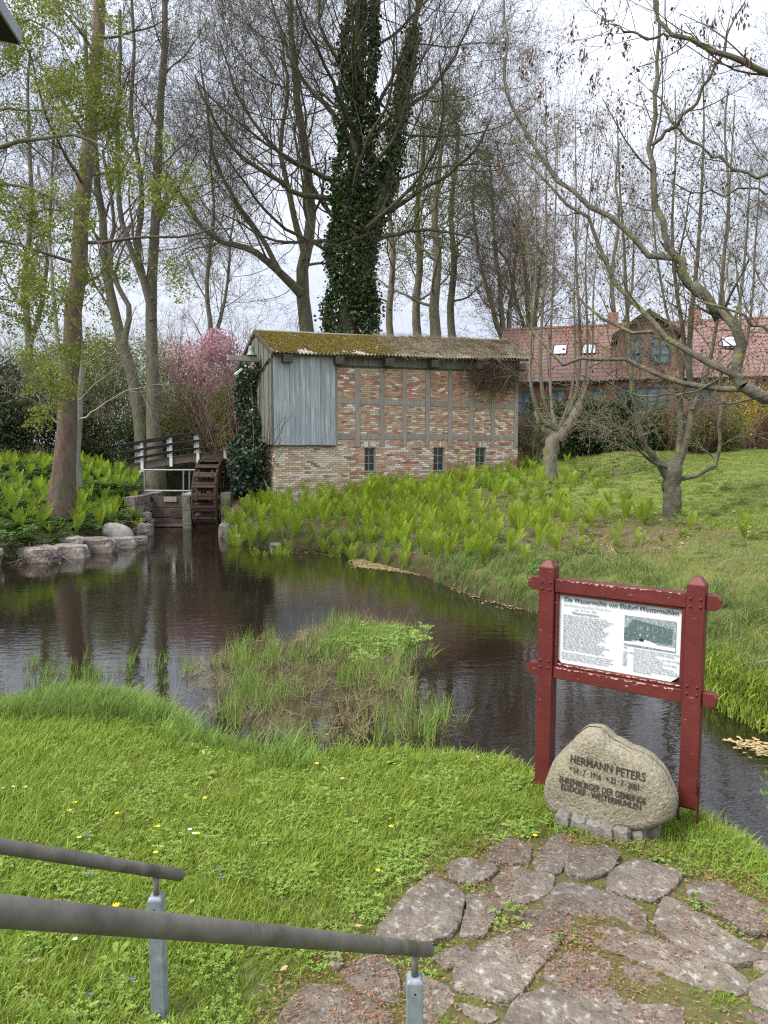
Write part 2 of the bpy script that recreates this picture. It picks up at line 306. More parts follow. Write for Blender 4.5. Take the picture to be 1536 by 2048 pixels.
CPT = np.array([(0, 3, .45), (-3, 3, .45), (-3, 5.5, .45), (3, 3, .45), (0, 5, .43), (3.5, 3.6, .5), (-6, 6, .5), (6, 3, .6),
    (5.5, 10.7, .95), (8.5, 12, 1.2), (6.9, 16.8, 1.12), (4.2, 14, .75), (12, 17, 1.6), (11, 30, 2.6), (16, 30, 2.65), (7, 30, 2.2), (5.9, 24.6, 1.5), (5.7, 29.7, 1.74), (8.5, 23, 1.9), (12, 24, 2.15),
    (-3.8, 24.5, .92), (0, 26.5, 1.15), (.4, 19.3, .62), (3.6, 17.9, .9), (-2.5, 21.5, .6), (-9.1, 19.7, 1.19), (-12, 22, 1.5), (-14, 26, 2.1), (-17.5, 32, 2.85), (-11.2, 30, 2.2), (-9.5, 24.6, 1.35), (-4.8, 30, 1.7), (-6, 34, 2.3),
    (0, 36, 2.4), (10, 38, 3.0), (-20, 22, 1.9), (-22, 40, 3), (22, 38, 3.1), (25, 20, 2.4), (0, 50, 3), (40, 60, 3), (-40, 60, 3), (0, 90, 3), (-30, 10, 1), (30, 6, 1)])
def hland(X, Y):
    num = np.zeros_like(X); den = np.zeros_like(X)
    for x, y, z in CPT:
        w_ = 1 / (((X - x) ** 2 + (Y - y) ** 2) + .6) ** 1.6; num += w_ * z; den += w_
    return num / den
def sstep(x, a, b):
    t = np.clip((x - a) / (b - a), 0, 1); return t * t * (3 - 2 * t)
ISL = np.array([tuple(onz(x, y)[:2]) for x, y in [(400, 1345), (470, 1300), (600, 1270), (700, 1250), (800, 1258), (830, 1300), (790, 1350), (830, 1400), (890, 1440), (860, 1480), (560, 1480), (440, 1440)]])
def height(X, Y, d=None):
    X = np.asarray(X, float); Y = np.asarray(Y, float)
    if d is None: d = sdist(X, Y, shore)
    H = hland(X, Y)
    ch = sstep(Y, 23.9, 24.9) * sstep(-X, 4.2, 5.4) * (1 - sstep(-X, 13, 15))
    hs = .26 + 1.0 * ch
    left = sstep(-X, 5, 6.5) * (Y > 10)
    hs = hs + .2 * left * (1 - ch)
    lim = hs + .30 * np.maximum(d, 0)
    near = Y < 8
    lim = np.where(near, .40 + .12 * np.maximum(d, 0), lim)
    k = .08; H2 = -k * np.log(np.exp(-H / k) + np.exp(-lim / k))
    z = np.where(d > 0, H2 * sstep(d, -.02, .3) , -.55 * sstep(-d, 0, .6))
    bump = .035 * np.sin(X * 3.1 + 1.3 * np.sin(Y * 2.3)) * np.cos(Y * 2.7 + X) + .02 * np.sin(X * 9 + Y * 4) * np.sin(Y * 8 - X * 3)
    z = z + np.where(d > .2, bump * sstep(Y, 4.5, 9) + bump * .35, 0)
    di = sdist(X, Y, ISL)
    z = np.where(d < 0, np.maximum(z, np.where(di < .3, .04 * sstep(-di, -.3, .5) - .045 + bump * 1.0, -9)), z)
    p = X * .535 + Y * .845
    emb = .45 + np.clip((1.72 - p), 0, 1.4) * .62
    z = np.where((Y < 5) & (d > 0), np.maximum(z, emb * (p < 1.72)), z)
    return z
def hz(x, y): return float(height(np.array([[x]]), np.array([[y]]))[0, 0])
def axis(a, b, fine, far, n):
    m_ = np.arange(a, b, fine); g = np.geomspace(fine, far, n)
    return np.r_[a - np.cumsum(g)[::-1], m_, b + np.cumsum(g)]
xs = axis(-16, 15, .14, 60, 26); ys = np.r_[-np.cumsum(np.geomspace(.3, 60, 14))[::-1] - 1, np.arange(-1, 9, .09), np.arange(9, 31, .14), 31 + np.cumsum(np.geomspace(.2, 70, 26))]
X, Y = np.meshgrid(xs, ys); D = sdist(X, Y, shore); Z = height(X, Y, D)
nx, ny = len(xs), len(ys); idx = np.arange(nx * ny).reshape(ny, nx)
Q = np.stack([idx[:-1, :-1], idx[:-1, 1:], idx[1:, 1:], idx[1:, :-1]], -1).reshape(-1, 4)
def lerp(a, b, t): return a + (b - a) * t[..., None]
col = np.broadcast_to(np.array([.085, .115, .03]), X.shape + (3,)).copy()
nzv = .5 + .5 * np.sin(X * 1.7 + np.sin(Y * 1.3) * 2) * np.cos(Y * 1.1 + np.sin(X * .9) * 2)
col = lerp(col, np.array([.15, .16, .045]), nzv * .6)
lawn = ((X > 4) & (Y > 13)) * sstep(X - (-.55 * (Y - 17) + 7.0), -1.5, 1.5)
fernsoil = sstep(Y, 12.5, 15) * (X > -6) * (1 - sstep(X + (Y - 17) * .1, 6.5, 9)) * (1 - lawn)
col = lerp(col, np.array([.12, .095, .055]), np.clip(fernsoil * (.55 + .6 * nzv), 0, 1))
col = lerp(col, np.array([.15, .185, .05]), lawn * (Y < 60))
nearl = (Y < 8) * 1.0
col = lerp(col, np.array([.11, .135, .04]), nearl * .9)
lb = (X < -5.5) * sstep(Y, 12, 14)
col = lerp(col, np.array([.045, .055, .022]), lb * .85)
mud = 1 - sstep(D, .02, .45)
col = lerp(col, np.array([.045, .04, .022]), mud)
# the path bed under the flagstones (bare earth with moss)
PATH = np.array([onz(x, y, .45)[:2] for x, y in [(960, 1690), (1080, 1660), (1250, 1690), (1340, 1720), (1420, 1750), (1560, 1800), (1900, 1900), (1900, 2400), (500, 2400), (540, 2040), (640, 1930), (720, 1830), (880, 1740)]])
dp = sdist(X, Y, PATH); col = lerp(col, np.array([.10, .095, .04]), (1 - sstep(dp, -.12, .12)) * (Y < 6) * (.65 + .35 * nzv))
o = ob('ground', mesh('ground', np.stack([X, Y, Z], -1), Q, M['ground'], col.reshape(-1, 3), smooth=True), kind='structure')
# water sheets
def sheet(name, poly, z, m_, **p):
    V = [(x, y, z) for x, y in poly]
    return ob(name, mesh(name, V, [tuple(range(len(V)))], m_), **p)
o = ob('pond_water', mesh('pond_water', [(-16, 3, 0), (40, 1.5, 0), (40, 22, 0), (2, 22, 0), (-5.6, 27.2, 0), (-8.6, 27.2, 0), (-16, 20.3, 0)][:0] or [(-60, 1.5, 0), (40, 1.5, 0), (40, 25.1, 0), (-60, 25.1, 0)], [(0, 1, 2, 3)], M['water']), kind='structure')
o = ob('wheel_pit_water', mesh('wheel_pit_water', [(-7.2, 25.1, 0), (-5.5, 25.1, 0), (-5.5, 27.3, 0), (-7.2, 27.3, 0)], [(0, 1, 2, 3)], M['water']), kind='structure')
o = ob('headrace_water', mesh('headrace_water', [(-8.75, 25.3, 1.02), (-6.75, 25.3, 1.02), (-7.0, 27.1, 1.02), (-8.1, 30, 1.02), (-9.9, 36, 1.02), (-12.6, 36, 1.02), (-10.5, 30, 1.02)], [tuple(range(7))], M['water']), kind='structure')

# ------------------------------------------------------------------ scatter on points
GN = {}
def scatter(name, P, rot, scl, meshes, seed=0, **props):
    P = np.asarray(P, np.float32); n = len(P); rng = np.random.default_rng(seed)
    co = bpy.data.collections.new(name + '_source')
    for i, me in enumerate(meshes): co.objects.link(bpy.data.objects.new(f'{name}_source_{i:02d}', me))
    me = mesh(name, P, np.zeros((0, 4), int))
    a = me.attributes.new('rot', 'FLOAT_VECTOR', 'POINT'); a.data.foreach_set('vector', np.asarray(rot, np.float32).ravel())
    a = me.attributes.new('scl', 'FLOAT', 'POINT'); a.data.foreach_set('value', np.asarray(scl, np.float32))
    a = me.attributes.new('pick', 'INT', 'POINT'); a.data.foreach_set('value', rng.integers(0, len(meshes), n).astype(np.int32))
    o = ob(name, me, **props)
    g = bpy.data.node_groups.new(name + '_nodes', 'GeometryNodeTree')
    g.interface.new_socket('Geometry', in_out='INPUT', socket_type='NodeSocketGeometry'); g.interface.new_socket('Geometry', in_out='OUTPUT', socket_type='NodeSocketGeometry')
    gi = g.nodes.new('NodeGroupInput'); go = g.nodes.new('NodeGroupOutput'); ip = g.nodes.new('GeometryNodeInstanceOnPoints'); ci = g.nodes.new('GeometryNodeCollectionInfo')
    ci.inputs['Collection'].default_value = co; ci.inputs['Separate Children'].default_value = True; ci.inputs['Reset Children'].default_value = True
    ip.inputs['Pick Instance'].default_value = True
    def na(nm, t):
        q = g.nodes.new('GeometryNodeInputNamedAttribute'); q.data_type = t; q.inputs['Name'].default_value = nm
        return next(s for s in q.outputs if s.enabled and s.name == 'Attribute')
    er = g.nodes.new('FunctionNodeEulerToRotation'); g.links.new(na('rot', 'FLOAT_VECTOR'), er.inputs[0])
    g.links.new(gi.outputs[0], ip.inputs['Points']); g.links.new(ci.outputs[0], ip.inputs['Instance']); g.links.new(na('pick', 'INT'), ip.inputs['Instance Index'])
    g.links.new(er.outputs[0], ip.inputs['Rotation']); g.links.new(na('scl', 'FLOAT'), ip.inputs['Scale']); g.links.new(ip.outputs[0], go.inputs[0])
    md = o.modifiers.new('scatter', 'NODES'); md.node_group = g
    return o
def blades(rng, n, rad, h, wdt, lean=.5, segs=3):
    th = rng.uniform(0, 2 * math.pi, n); rr = rad * np.sqrt(rng.random(n)); B = np.stack([rr * np.cos(th), rr * np.sin(th), -.01 * np.ones(n)], 1)
    H = h * rng.uniform(.45, 1.1, n); az = rng.uniform(0, 2 * math.pi, n); dr = np.stack([np.cos(az), np.sin(az), 0 * az], 1); ln = lean * rng.uniform(.2, 1, n)
    sd_ = np.stack([-np.sin(az + .6), np.cos(az + .6), 0 * az], 1); V = []
    for s in range(segs + 1):
        t = s / segs; c = B + dr * (H * ln * t ** 1.8)[:, None]; c[:, 2] += H * (t - .25 * ln * t * t)
        ww = (wdt * (1 - t ** 1.5) * rng.uniform(.8, 1.2, n) + .0004)[:, None]
        V += [c - sd_ * ww / 2, c + sd_ * ww / 2]
    V = np.stack(V, 1); k = 2 * (segs + 1); b0 = np.arange(n)[:, None] * k + (np.arange(segs) * 2)[None]
    Q = np.stack([b0, b0 + 1, b0 + 3, b0 + 2], -1).reshape(-1, 4)
    return V.reshape(-1, 3), Q
def leafquads(rng, P, size, up=.3, fold=True, aspect=1.6, dirs=None):
    """one diamond leaf per point"""
    n = len(P); d = rng.normal(size=(n, 3)) if dirs is None else dirs + .6 * rng.normal(size=(n, 3)); d /= np.linalg.norm(d, axis=1, keepdims=True)
    q = rng.normal(size=(n, 3)); q[:, 2] *= .5; s = np.cross(d, q); s /= np.linalg.norm(s, axis=1, keepdims=True) + 1e-9
    sz = (size * rng.uniform(.6, 1.3, n))[:, None]
    V = np.stack([P, P + d * sz * .5 + s * sz / aspect / 2, P + d * sz, P + d * sz * .5 - s * sz / aspect / 2], 1)
    return V.reshape(-1, 3), np.arange(4 * n).reshape(-1, 4)
def join(parts):
    V = []; Q = []; n = 0
    for v, q in parts: V.append(v); Q.append(q + n); n += len(v)
    return np.vstack(V), np.vstack(Q)
rng = np.random.default_rng(11)
def infrustum(P, mx=.12):
    d = P - [0, 0, EYE]; z = d[:, 1] * CP - d[:, 2] * SP; u = d[:, 0] / np.maximum(z, .01) * F / 768; v = (d[:, 1] * SP + d[:, 2] * CP) / np.maximum(z, .01) * F / 1024
    return (z > .3) & (np.abs(u) < 1 + mx) & (np.abs(v) < 1 + mx)
def sample(n, x0, x1, y0, y1, cond=None, rg=rng):
    P = np.stack([rg.uniform(x0, x1, n), rg.uniform(y0, y1, n)], 1)
    d = sdist(P[:, 0], P[:, 1], shore); z = height(P[:, 0], P[:, 1], d); P = np.c_[P, z]
    k = infrustum(P)
    if cond is not None: k &= cond(P[:, 0], P[:, 1], z, d)
    return P[k], d[k]
def rots(n, tilt=.12, rg=rng): return np.stack([rg.normal(0, tilt, n), rg.normal(0, tilt, n), rg.uniform(0, 6.28, n)], 1)
def pin(P, poly): return sdist(P[:, 0], P[:, 1], poly)

# ------------------------------------------------------------------ the brick mill
LA = at(550, 890, 24.5)[:2]; RB = at(1035, 890, 29.7)[:2]; ML = float(np.linalg.norm(RB - LA)); E1 = (RB - LA) / ML; MRZ = math.atan2(E1[1], E1[0])
mill = thing('brick_mill', 'small half-timbered brick mill with grey boarded corner and mossy corrugated roof', 'mill', (LA[0], LA[1], 0), MRZ)
def fp(x, y): return plane_pt(x, y, LA, E1)
W_ = 2.9; ZS = 2.9; ZE = 5.64; S0 = fp(669, 800)[0]
wins = [(fp(a, 900)[0], fp(b_, 900)[0], fp(a, yb)[1], fp(a, yt)[1]) for a, b_, yt, yb in ((729, 751, 895, 943), (867, 889, 895, 942), (951, 972, 895, 941))]
# mortar core with real window openings, built from strips
def ul(s): return .27 * s / ML
def tl(s): return .42 * s / ML
wall = MB(); xs_ = [0.0]
for a, b_, z0, z1 in wins:
    wall.box(xs_[-1], a, 0, .3, .2, ZE + .25); wall.box(a, b_, 0.001, .299, .2, z0); wall.box(a, b_, 0.001, .299, z1, ZE + .25); xs_.append(b_)
wall.box(xs_[-1], ML, 0, .3, .2, ZE + .35)
wall.box(0, .3, .302, W_, .2, ZE + .35); wall.box(ML - .3, ML, .302, W_, .2, ZE + .35); wall.box(.302, ML - .302, W_ - .3, W_, .2, ZE + .35)
wallo = wall.build('wall', M['mortar'], mill)
posts_px = [669, 715, 764, 809, 854, 899, 941, 985, 1028]
posts = [fp(x, 850)[0] for x in posts_px]; posts[0] = max(posts[0], S0); posts[-1] = ML - .12
pw = .20
# bricks
def brickcol(s, z, r):
    red = np.array([.45, .21, .14]); dark = np.array([.27, .17, .13]); cream = np.array([.54, .48, .34]); white = np.array([.64, .61, .54]); buff = np.array([.44, .33, .22]); pinkish = np.array([.50, .335, .25])
    u = r.random()
    if z < ZS and s < S0 + r.gauss(0, .12):
        pal = [(cream, .6), (white, .28 if z > 2.0 else .14), (buff, .22), (dark, .05), (pinkish, .06)]
    elif z < ZS:
        wz = .42 if 1.9 < z < 2.75 else .15
        pal = [(pinkish, .45), (white, wz + .05), (red, .2 if z > 2.1 else .4), (buff, .22), (dark, .08)]
    elif z > 4.5:
        pal = [(red, .42), (dark, .16), (buff, .28), (white, .08), (pinkish, .26)]
    else:
        pal = [(pinkish, .3), (red, .22), (buff, .3), (white, .16), (cream, .15), (dark, .06)]
    tot = sum(p for _, p in pal); u *= tot
    for c, p in pal:
        if u < p: break
        u -= p
    return c * (1.28 + r.uniform(-.2, .2))
rb = random.Random(3)
bl = []      # (s0,s1,z0,z1)
row = .0757; bw_, bh = .228, .0575
zr = [fp(720, 803)[1], fp(720, 874)[1]]
k = 0; z = .45
while z < ZE + .26:
    s = 0.01 + (.125 if k % 2 else 0) + rb.uniform(-.01, .01)
    if k % 2: bl.append((.01, .12, z, z + bh))
    while s < ML - .02:
        e = min(s + bw_, ML - .005); segs = [(s, e)]
        if z > ZS - .02:
            if e < S0 + .1: segs = []
            for p in posts: segs = [q for a, b_ in segs for q in ((a, min(b_, p - pw / 2 - .004)), (max(a, p + pw / 2 + .004), b_)) if q[1] - q[0] > .03]
            if any(abs(z + bh / 2 - zz) < .115 for zz in zr): segs = []
        for a, b_, z0, z1 in wins:
            if z + bh > z0 - .01 and z < z1 + .02:
                segs = [q for c, d_ in segs for q in ((c, min(d_, a - .012)), (max(c, b_ + .012), d_)) if q[1] - q[0] > .03]
            elif z1 + .02 <= z < z1 + .22: segs = [q for c, d_ in segs for q in ((c, min(d_, a - .06)), (max(c, b_ + .06), d_)) if q[1] - q[0] > .03]
        for a, b_ in segs:
            if z + bh < ZE + ul(a) - .01: bl.append((a, b_, z, z + bh))
        s += bw_ + .012
    z += row; k += 1
full = [b_ for b_ in bl if abs(b_[1] - b_[0] - bw_) < .002 and b_[0] < 3.2 and b_[2] > .95 and b_[3] < ZS]
full.sort(key=lambda b_: b_[0]); ind = set(full[:300])
bm_ = []
def brickbox(w_, h_, c, r):
    V = BOXV * [w_, .03, h_] + [0, -.002, 0]; V = V + np.array([[r.uniform(-.003, .003) for _ in range(3)] for _ in range(8)])
    return V, c
for i in range(24):
    V, c = brickbox(bw_, bh, brickcol(1.0, 2.4 if i % 2 else 1.5, rb), rb); bm_.append(mesh('brick', V, BOXF, M['brick'], c))
stuffb = MB()
for b_ in bl:
    if b_ in ind:
        ob('brick', rb.choice(bm_), wallo, ((b_[0] + b_[1]) / 2, rb.uniform(-.005, .003), (b_[2] + b_[3]) / 2))
    else:
        V, c = brickbox(b_[1] - b_[0], bh, brickcol(b_[0], b_[2], rb), rb); stuffb.add(V + [(b_[0] + b_[1]) / 2, rb.uniform(-.005, .003), (b_[2] + b_[3]) / 2], BOXF, c)
z = .5; k = 0                                  # gable end bricks
while z < ZS - .05:
    s = .0 + (.12 if k % 2 else 0)
    while s < 1.9:
        V, c = brickbox(bw_, bh, brickcol(1, z, rb), rb); V = V[:, [1, 0, 2]]; stuffb.add(V + [-.004, s + bw_ / 2, z + bh / 2], BOXF[:, ::-1], c); s += bw_ + .012
    z += row; k += 1
stuffb.build('brickwork', M['brick'], mill, kind='stuff', label='small weathered bricks in red, cream and whitewashed tones')
# arches over the windows, frames and panes
for a, b_, z0, z1 in wins:
    n = 6
    for i in range(n):
        t = (i + .5) / n; x = a - .03 + (b_ - a + .06) * t; zz = z1 + .085 + .05 * math.sin(math.pi * t)
        MB().box(-.03, .03, -.018, .02, -.095, .095, brickcol(5, 2.4, rb)).build('arch_brick', M['brick'], wallo, (x, -.003, zz), (0, (t - .5) * .5, 0))
    wn_ = thing('window', '', ''); 
    del wn_['label'], wn_['category']; wn_.parent = mill; wn_.location = ((a + b_) / 2, .12, (z0 + z1) / 2)
    ww, hh = b_ - a, z1 - z0; fr = MB(); t = .03
    fr.box(-ww / 2, -ww / 2 + t, -.03, .03, -hh / 2, hh / 2).box(ww / 2 - t, ww / 2, -.03, .03, -hh / 2, hh / 2).box(-ww / 2 + t, ww / 2 - t, -.03, .03, -hh / 2, -hh / 2 + t).box(-ww / 2 + t, ww / 2 - t, -.03, .03, hh / 2 - t, hh / 2)
    fr.box(-.012, .012, -.025, .025, -hh / 2 + t, hh / 2 - t)
    for q in (1, 2): fr.box(-ww / 2 + t, ww / 2 - t, -.022, .022, -hh / 2 + hh * q / 3 - .012, -hh / 2 + hh * q / 3 + .012)
    fr.build('window_frame', M['sash'], wn_)
    for i in range(2):
        for j in range(3): MB().box(-ww / 4 + .008, ww / 4 - .008, -.003, .003, -hh / 6 + .008, hh / 6 - .008).build('pane', M['glass'], wn_, ((i - .5) * ww / 2, .0, (j - 1) * hh / 3))
    MB().box(-ww / 2 - .02, ww / 2 + .02, -.16, -.05, -hh / 2 - .04, -hh / 2 - .003).build('sill', M['sett'], wn_)
# posts and rails of the timber frame
for i, p in enumerate(posts):
    V = MB().box(-pw / 2 * rb.uniform(.85, 1.1), pw / 2 * rb.uniform(.85, 1.1), -.045, .02, ZS - .05 + rb.uniform(-.02, .02), ZE + .02 + ul(p))
    V.build('timber_post', M['timber'], mill, (p, 0, 0), bevel=.012)
for a, b_ in zip(posts[:-1], posts[1:]):
    for zz in zr: MB().box(a + pw / 2, b_ - pw / 2, -.032 + rb.uniform(-.004, .004), .02, zz - .1, zz + .1).build('timber_rail', M['timber'], mill, bevel=.01)
MB().box(0, ML - S0 - .1, -.05, .02, 0, .07).build('wall_plate', M['timber_dark'], mill, (S0 + .1, 0, ZE + ul(S0)), (0, -math.atan(.27 / ML), 0))
s = S0 + .08
while s < ML - .08:                              # dark boards under the eave
    ww = min(rb.uniform(.19, .24), ML - s); MB().box(s, s + ww - .012, -.075 - rb.uniform(0, .012), -.02, ZE + .06 + ul(s), 5.99 + tl(s)).build('eave_board', M['boards_dark'], mill); s += ww
s = .0; n = 12; bwid = (S0 - .02 + .05) / n      # grey cladding at the corner
for i in range(n):
    MB().box(-.06 + i * bwid, -.06 + (i + 1) * bwid - .010, -.14 - (i % 2) * .013, -.045, ZS + rb.uniform(-.01, .01), 5.97 + tl(i * bwid)).build('cladding_board', M['boards'], mill)
MB().box(-.055, S0 - .05, -.135, -.03, ZS - .05, ZS - .012).build('drip_board', M['timber_dark'], mill)
RZ = .96; RY = W_ / 2; OV = .42; EZ = 6.04
def rz_(y): return EZ + (RZ + OV * RZ / RY * 0) * 1.0 * (y + OV) / (RY + OV)
RID = rz_(RY)
for i in range(12):                              # gable cladding
    y0 = i * W_ / 12; y1 = y0 + W_ / 12 - .014; ym = (y0 + y1) / 2; top = rz_(min(ym, W_ - ym)) - .07
    MB().box(-.15 - (i % 2) * .018, -.05, y0 - .1, y1 - .1, ZS + .02, 4.9 + .02 if False else top).build('gable_board', M['boards_dark'], mill)
for i in range(8):
    y0 = i * W_ / 8; top = rz_(min(y0 + .2, W_ - y0 - .2)) - .1
    MB().box(ML + .003, ML + .04, y0, y0 + W_ / 8 - .02, 5.7, top + .4).build('gable_board', M['boards_dark'], mill)
MB().tube([(-.2, -.1, 5.85), (-.2, .8, 5.5)], .03, 6).build('brace', M['timber_dark'], mill)
for x in (568, 671, 770, 860, 949, 1034):
    s = fp(x, 720)[0]; MB().box(s - .17, s + .17, -.42, .1, 5.70 + ul(s), 5.98 + ul(s)).build('beam_end', M['timber_dark'], mill, bevel=.015)
# corrugated roof: sheets in two slopes
X0, X1 = -.16, ML + .5; ns = 11; sw = (X1 - X0) / ns
for side in (0, 1):
    for i in range(ns):
        n = int(sw / .0165); u = np.linspace(X0 + i * sw, X0 + (i + 1) * sw + .04, n); v = np.linspace(0, 1, 9)
        U, Vv = np.meshgrid(u, v); yy = -OV + Vv * (RY + OV); zz = EZ + (RID - EZ) * Vv
        sag = tl(U) - .04 * np.sin((U - X0) / (X1 - X0) * math.pi) - .02 * np.sin(U * 1.1)
        zz = zz + .022 * np.cos(U * 2 * math.pi / .146) + sag + .004 * (i % 2)
        if side: yy = W_ - yy
        V = np.stack([U, yy, zz], -1).reshape(-1, 3); V2 = V + [0, 0, -.012]; V = np.vstack([V, V2]); m_ = len(v) * n
        idn = np.arange(m_).reshape(len(v), n); q = np.stack([idn[:-1, :-1], idn[:-1, 1:], idn[1:, 1:], idn[1:, :-1]], -1).reshape(-1, 4)
        ed = [(j, j + 1, j + 1 + m_, j + m_)[::-1] for j in range(n - 1)]
        q = np.vstack([q if not side else q[:, ::-1], (q + m_)[:, ::-1] if not side else q + m_, np.array(ed)])
        ob('roof_sheet', mesh('roof_sheet', V, q, M['roof'], smooth=True), mill)
MB().tube([(X0, RY, RID + tl(X0)), ((X0 + X1) / 2, RY, RID + tl((X0 + X1) / 2) - .045), (X1, RY, RID + tl(X1))], .055, 8).build('ridge_cap', M['roof'], mill)
MB().box(0, X1 - X0 - .2, 0, .06, -.09, 0).build('eave_batten', M['timber_dark'], mill, (X0 + .1, -OV + .1, EZ - .02), (0, -math.atan(.42 / ML), 0))
for yy0, yy1, z0, z1 in ((-OV, RY, EZ, RID), (W_ + OV, RY, EZ, RID)):
    V = []
    for y, z in ((yy0, z0), (yy1, z1)):
        for dx in (-.06, 0):
            for dz in (-.13, .02): V.append((X0 + dx, y, z + dz))
    MB().add(V, [(0, 1, 3, 2), (4, 6, 7, 5), (0, 4, 5, 1), (2, 3, 7, 6), (0, 2, 6, 4), (1, 5, 7, 3)]).build('barge_board', M['timber_dark'], mill)
# moss cushions and litter on the front slope (joined, nobody could count them)
r2 = np.random.default_rng(5)
n = 42000; u = r2.uniform(X0, X1, n); v = r2.random(n)
nse = np.array([mnoise.noise(Vector((a * 1.3, b * 4, 0))) for a, b in zip(u, v)])
dens = np.clip(1.0 + 1.1 * nse - .95 * sstep(u + 2.2 * nse, 3.9, 7.0) - .75 * (1 - sstep(v, .02, .30 + .1 * np.sin(u * 3))), .0, 1); kk = r2.random(n) < dens
u, v = u[kk], v[kk]; P = np.stack([u, -OV + v * (RY + OV), EZ + (RID - EZ) * v + tl(u) - .04 * np.sin((u - X0) / (X1 - X0) * math.pi) - .02 * np.sin(u * 1.1) + .022 * np.cos(u * 2 * math.pi / .146)], 1)
s_ = r2.uniform(.02, .055, len(P))[:, None]; oc = np.array([[1, 0, 0], [0, 1, 0], [-1, 0, 0], [0, -1, 0], [0, 0, .8]]); V = P[:, None] + oc[None] * s_[:, None]
b0 = np.arange(len(P))[:, None] * 5; tri = np.array([[0, 1, 4], [1, 2, 4], [2, 3, 4], [3, 0, 4]]); Q = (b0[:, None] + tri[None]).reshape(-1, 3)
ob('moss', mesh('moss', V, Q, M['moss']), mill, kind='stuff', label='olive yellow moss on the left half of the roof')
def tangle(n, gen, seglen, r0, rg, segs=7, wander=.5, flat=None, sides=3):
    P = gen(n); D = rg.normal(size=(n, 3)); D /= np.linalg.norm(D, axis=1, keepdims=True); pts = [P]
    for _ in range(segs):
        D = D + wander * rg.normal(size=(n, 3)); 
        if flat is not None: D -= (D @ flat)[:, None] * flat * .75
        D /= np.linalg.norm(D, axis=1, keepdims=True); P = P + D * seglen; pts.append(P)
    P = np.stack(pts, 1); r_ = np.linspace(1, .4, segs + 1)[None] * r0 * rg.uniform(.5, 1.2, n)[:, None]
    return tubes(P, r_, sides)
nrm = np.array([0, -(RID - EZ), RY + OV]); nrm = nrm / np.linalg.norm(nrm)
def groof(n):
    u = r2.uniform(4.6, X1 - .1, n); v = r2.random(n) ** .8; return np.stack([u, -OV + v * (RY + OV), EZ + (RID - EZ) * v + .02 + tl(u)], 1)
V, Q = tangle(2600, groof, .09, .008, r2, flat=nrm)
ob('dry_vine', mesh('dry_vine', V, Q, M['vine']), mill, kind='stuff', label='straw coloured dead vine stems across the right of the roof')
c0 = fp(990, 765)
def gwall(n):
    a = r2.normal(0, 1, n); b_ = r2.normal(0, 1, n); return np.stack([c0[0] + .2 + a * .75 - .35, -.2 - .22 * r2.random(n), c0[1] + .25 + b_ * .30 - .32 * np.maximum(a, -1.5) * 0], 1)
V, Q = tangle(1100, gwall, .11, .008, r2, wander=.45, flat=np.array([0, 1., 0]))
V[:, 0] = np.minimum(V[:, 0], ML + .15)
vine = ob('climbing_vine', mesh('climbing_vine', V, Q, M['vine_dark']), None, (LA[0], LA[1], 0), (0, 0, MRZ)); tag(vine, 'leafless brown climber hanging under the eave at the right end of the mill', 'climbing plant')
# long vine stems down the wall
# bell on its beam, floodlight
LB = lambda x, y, z: (LA[0] + E1[0] * x - E1[1] * y, LA[1] + E1[1] * x + E1[0] * y, z)
beam = ob('bell_beam', MB().box(-1.0, .1, -.08, .08, -.09, .09).build('bell_beam', M['timber'], None).data); 
bpy.data.objects.remove([o for o in C.objects if o.name.startswith('bell_beam') and o is not beam][0]); beam.location = LB(-.35, .9, 5.92); beam.rotation_euler = (0, 0, MRZ); tag(beam, 'weathered wooden beam jutting from the left gable of the mill under the bell', 'beam')
prof = [(.0, .34), (.07, .34), (.09, .30), (.11, .2), (.13, .1), (.19, .02), (.21, 0), (.19, .0), (.10, .1), (.0, .28)]
def lathe(prof, k=20):
    a = np.arange(k) * 2 * math.pi / k; V = np.array([[r_ * math.cos(t), r_ * math.sin(t), z] for r_, z in prof for t in a]); n = len(prof)
    Q = np.array([[i * k + j, i * k + (j + 1) % k, (i + 1) * k + (j + 1) % k, (i + 1) * k + j] for i in range(n - 1) for j in range(k)]); return V, Q
V, Q = lathe(prof[::-1]); bell = thing('bell', 'small grey green bell standing on the beam below the mill gable', 'bell', LB(-.5, .9, 6.03), MRZ)
ob('bell_body', mesh('bell_body', V, Q, M['bronze'], smooth=True), bell); MB().tube([(0, 0, .33), (0, 0, .62)], .018, 6).build('hanger', M['iron'], bell); MB().tube([(0, 0, .62), (.4, 0, .7)], .018, 6).build('hanger_arm', M['iron'], bell)
fl = thing('floodlight', 'small white floodlight on a bracket above the wall ivy', 'lamp', LB(-.95, 1.0, 5.45), MRZ)
MB().box(-.16, .16, -.1, .1, -.03, .03).build('housing', M['white'], fl, (0, 0, 0), (0, -.7, 0)); MB().tube([(.05, 0, -.04), (.2, 0, -.25), (.8, 0, -.3)], .015, 6).build('bracket', M['iron'], fl)
# red marker post at the right corner
p = at(1038, 940, 29.3); o = MB().box(-.06, .06, -.06, .06, 0, .75).build('marker_post', M['red'], None, (p[0], p[1], hz(p[0], p[1]) - .05)); tag(o, 'short dark red post beside the right corner of the mill', 'post')

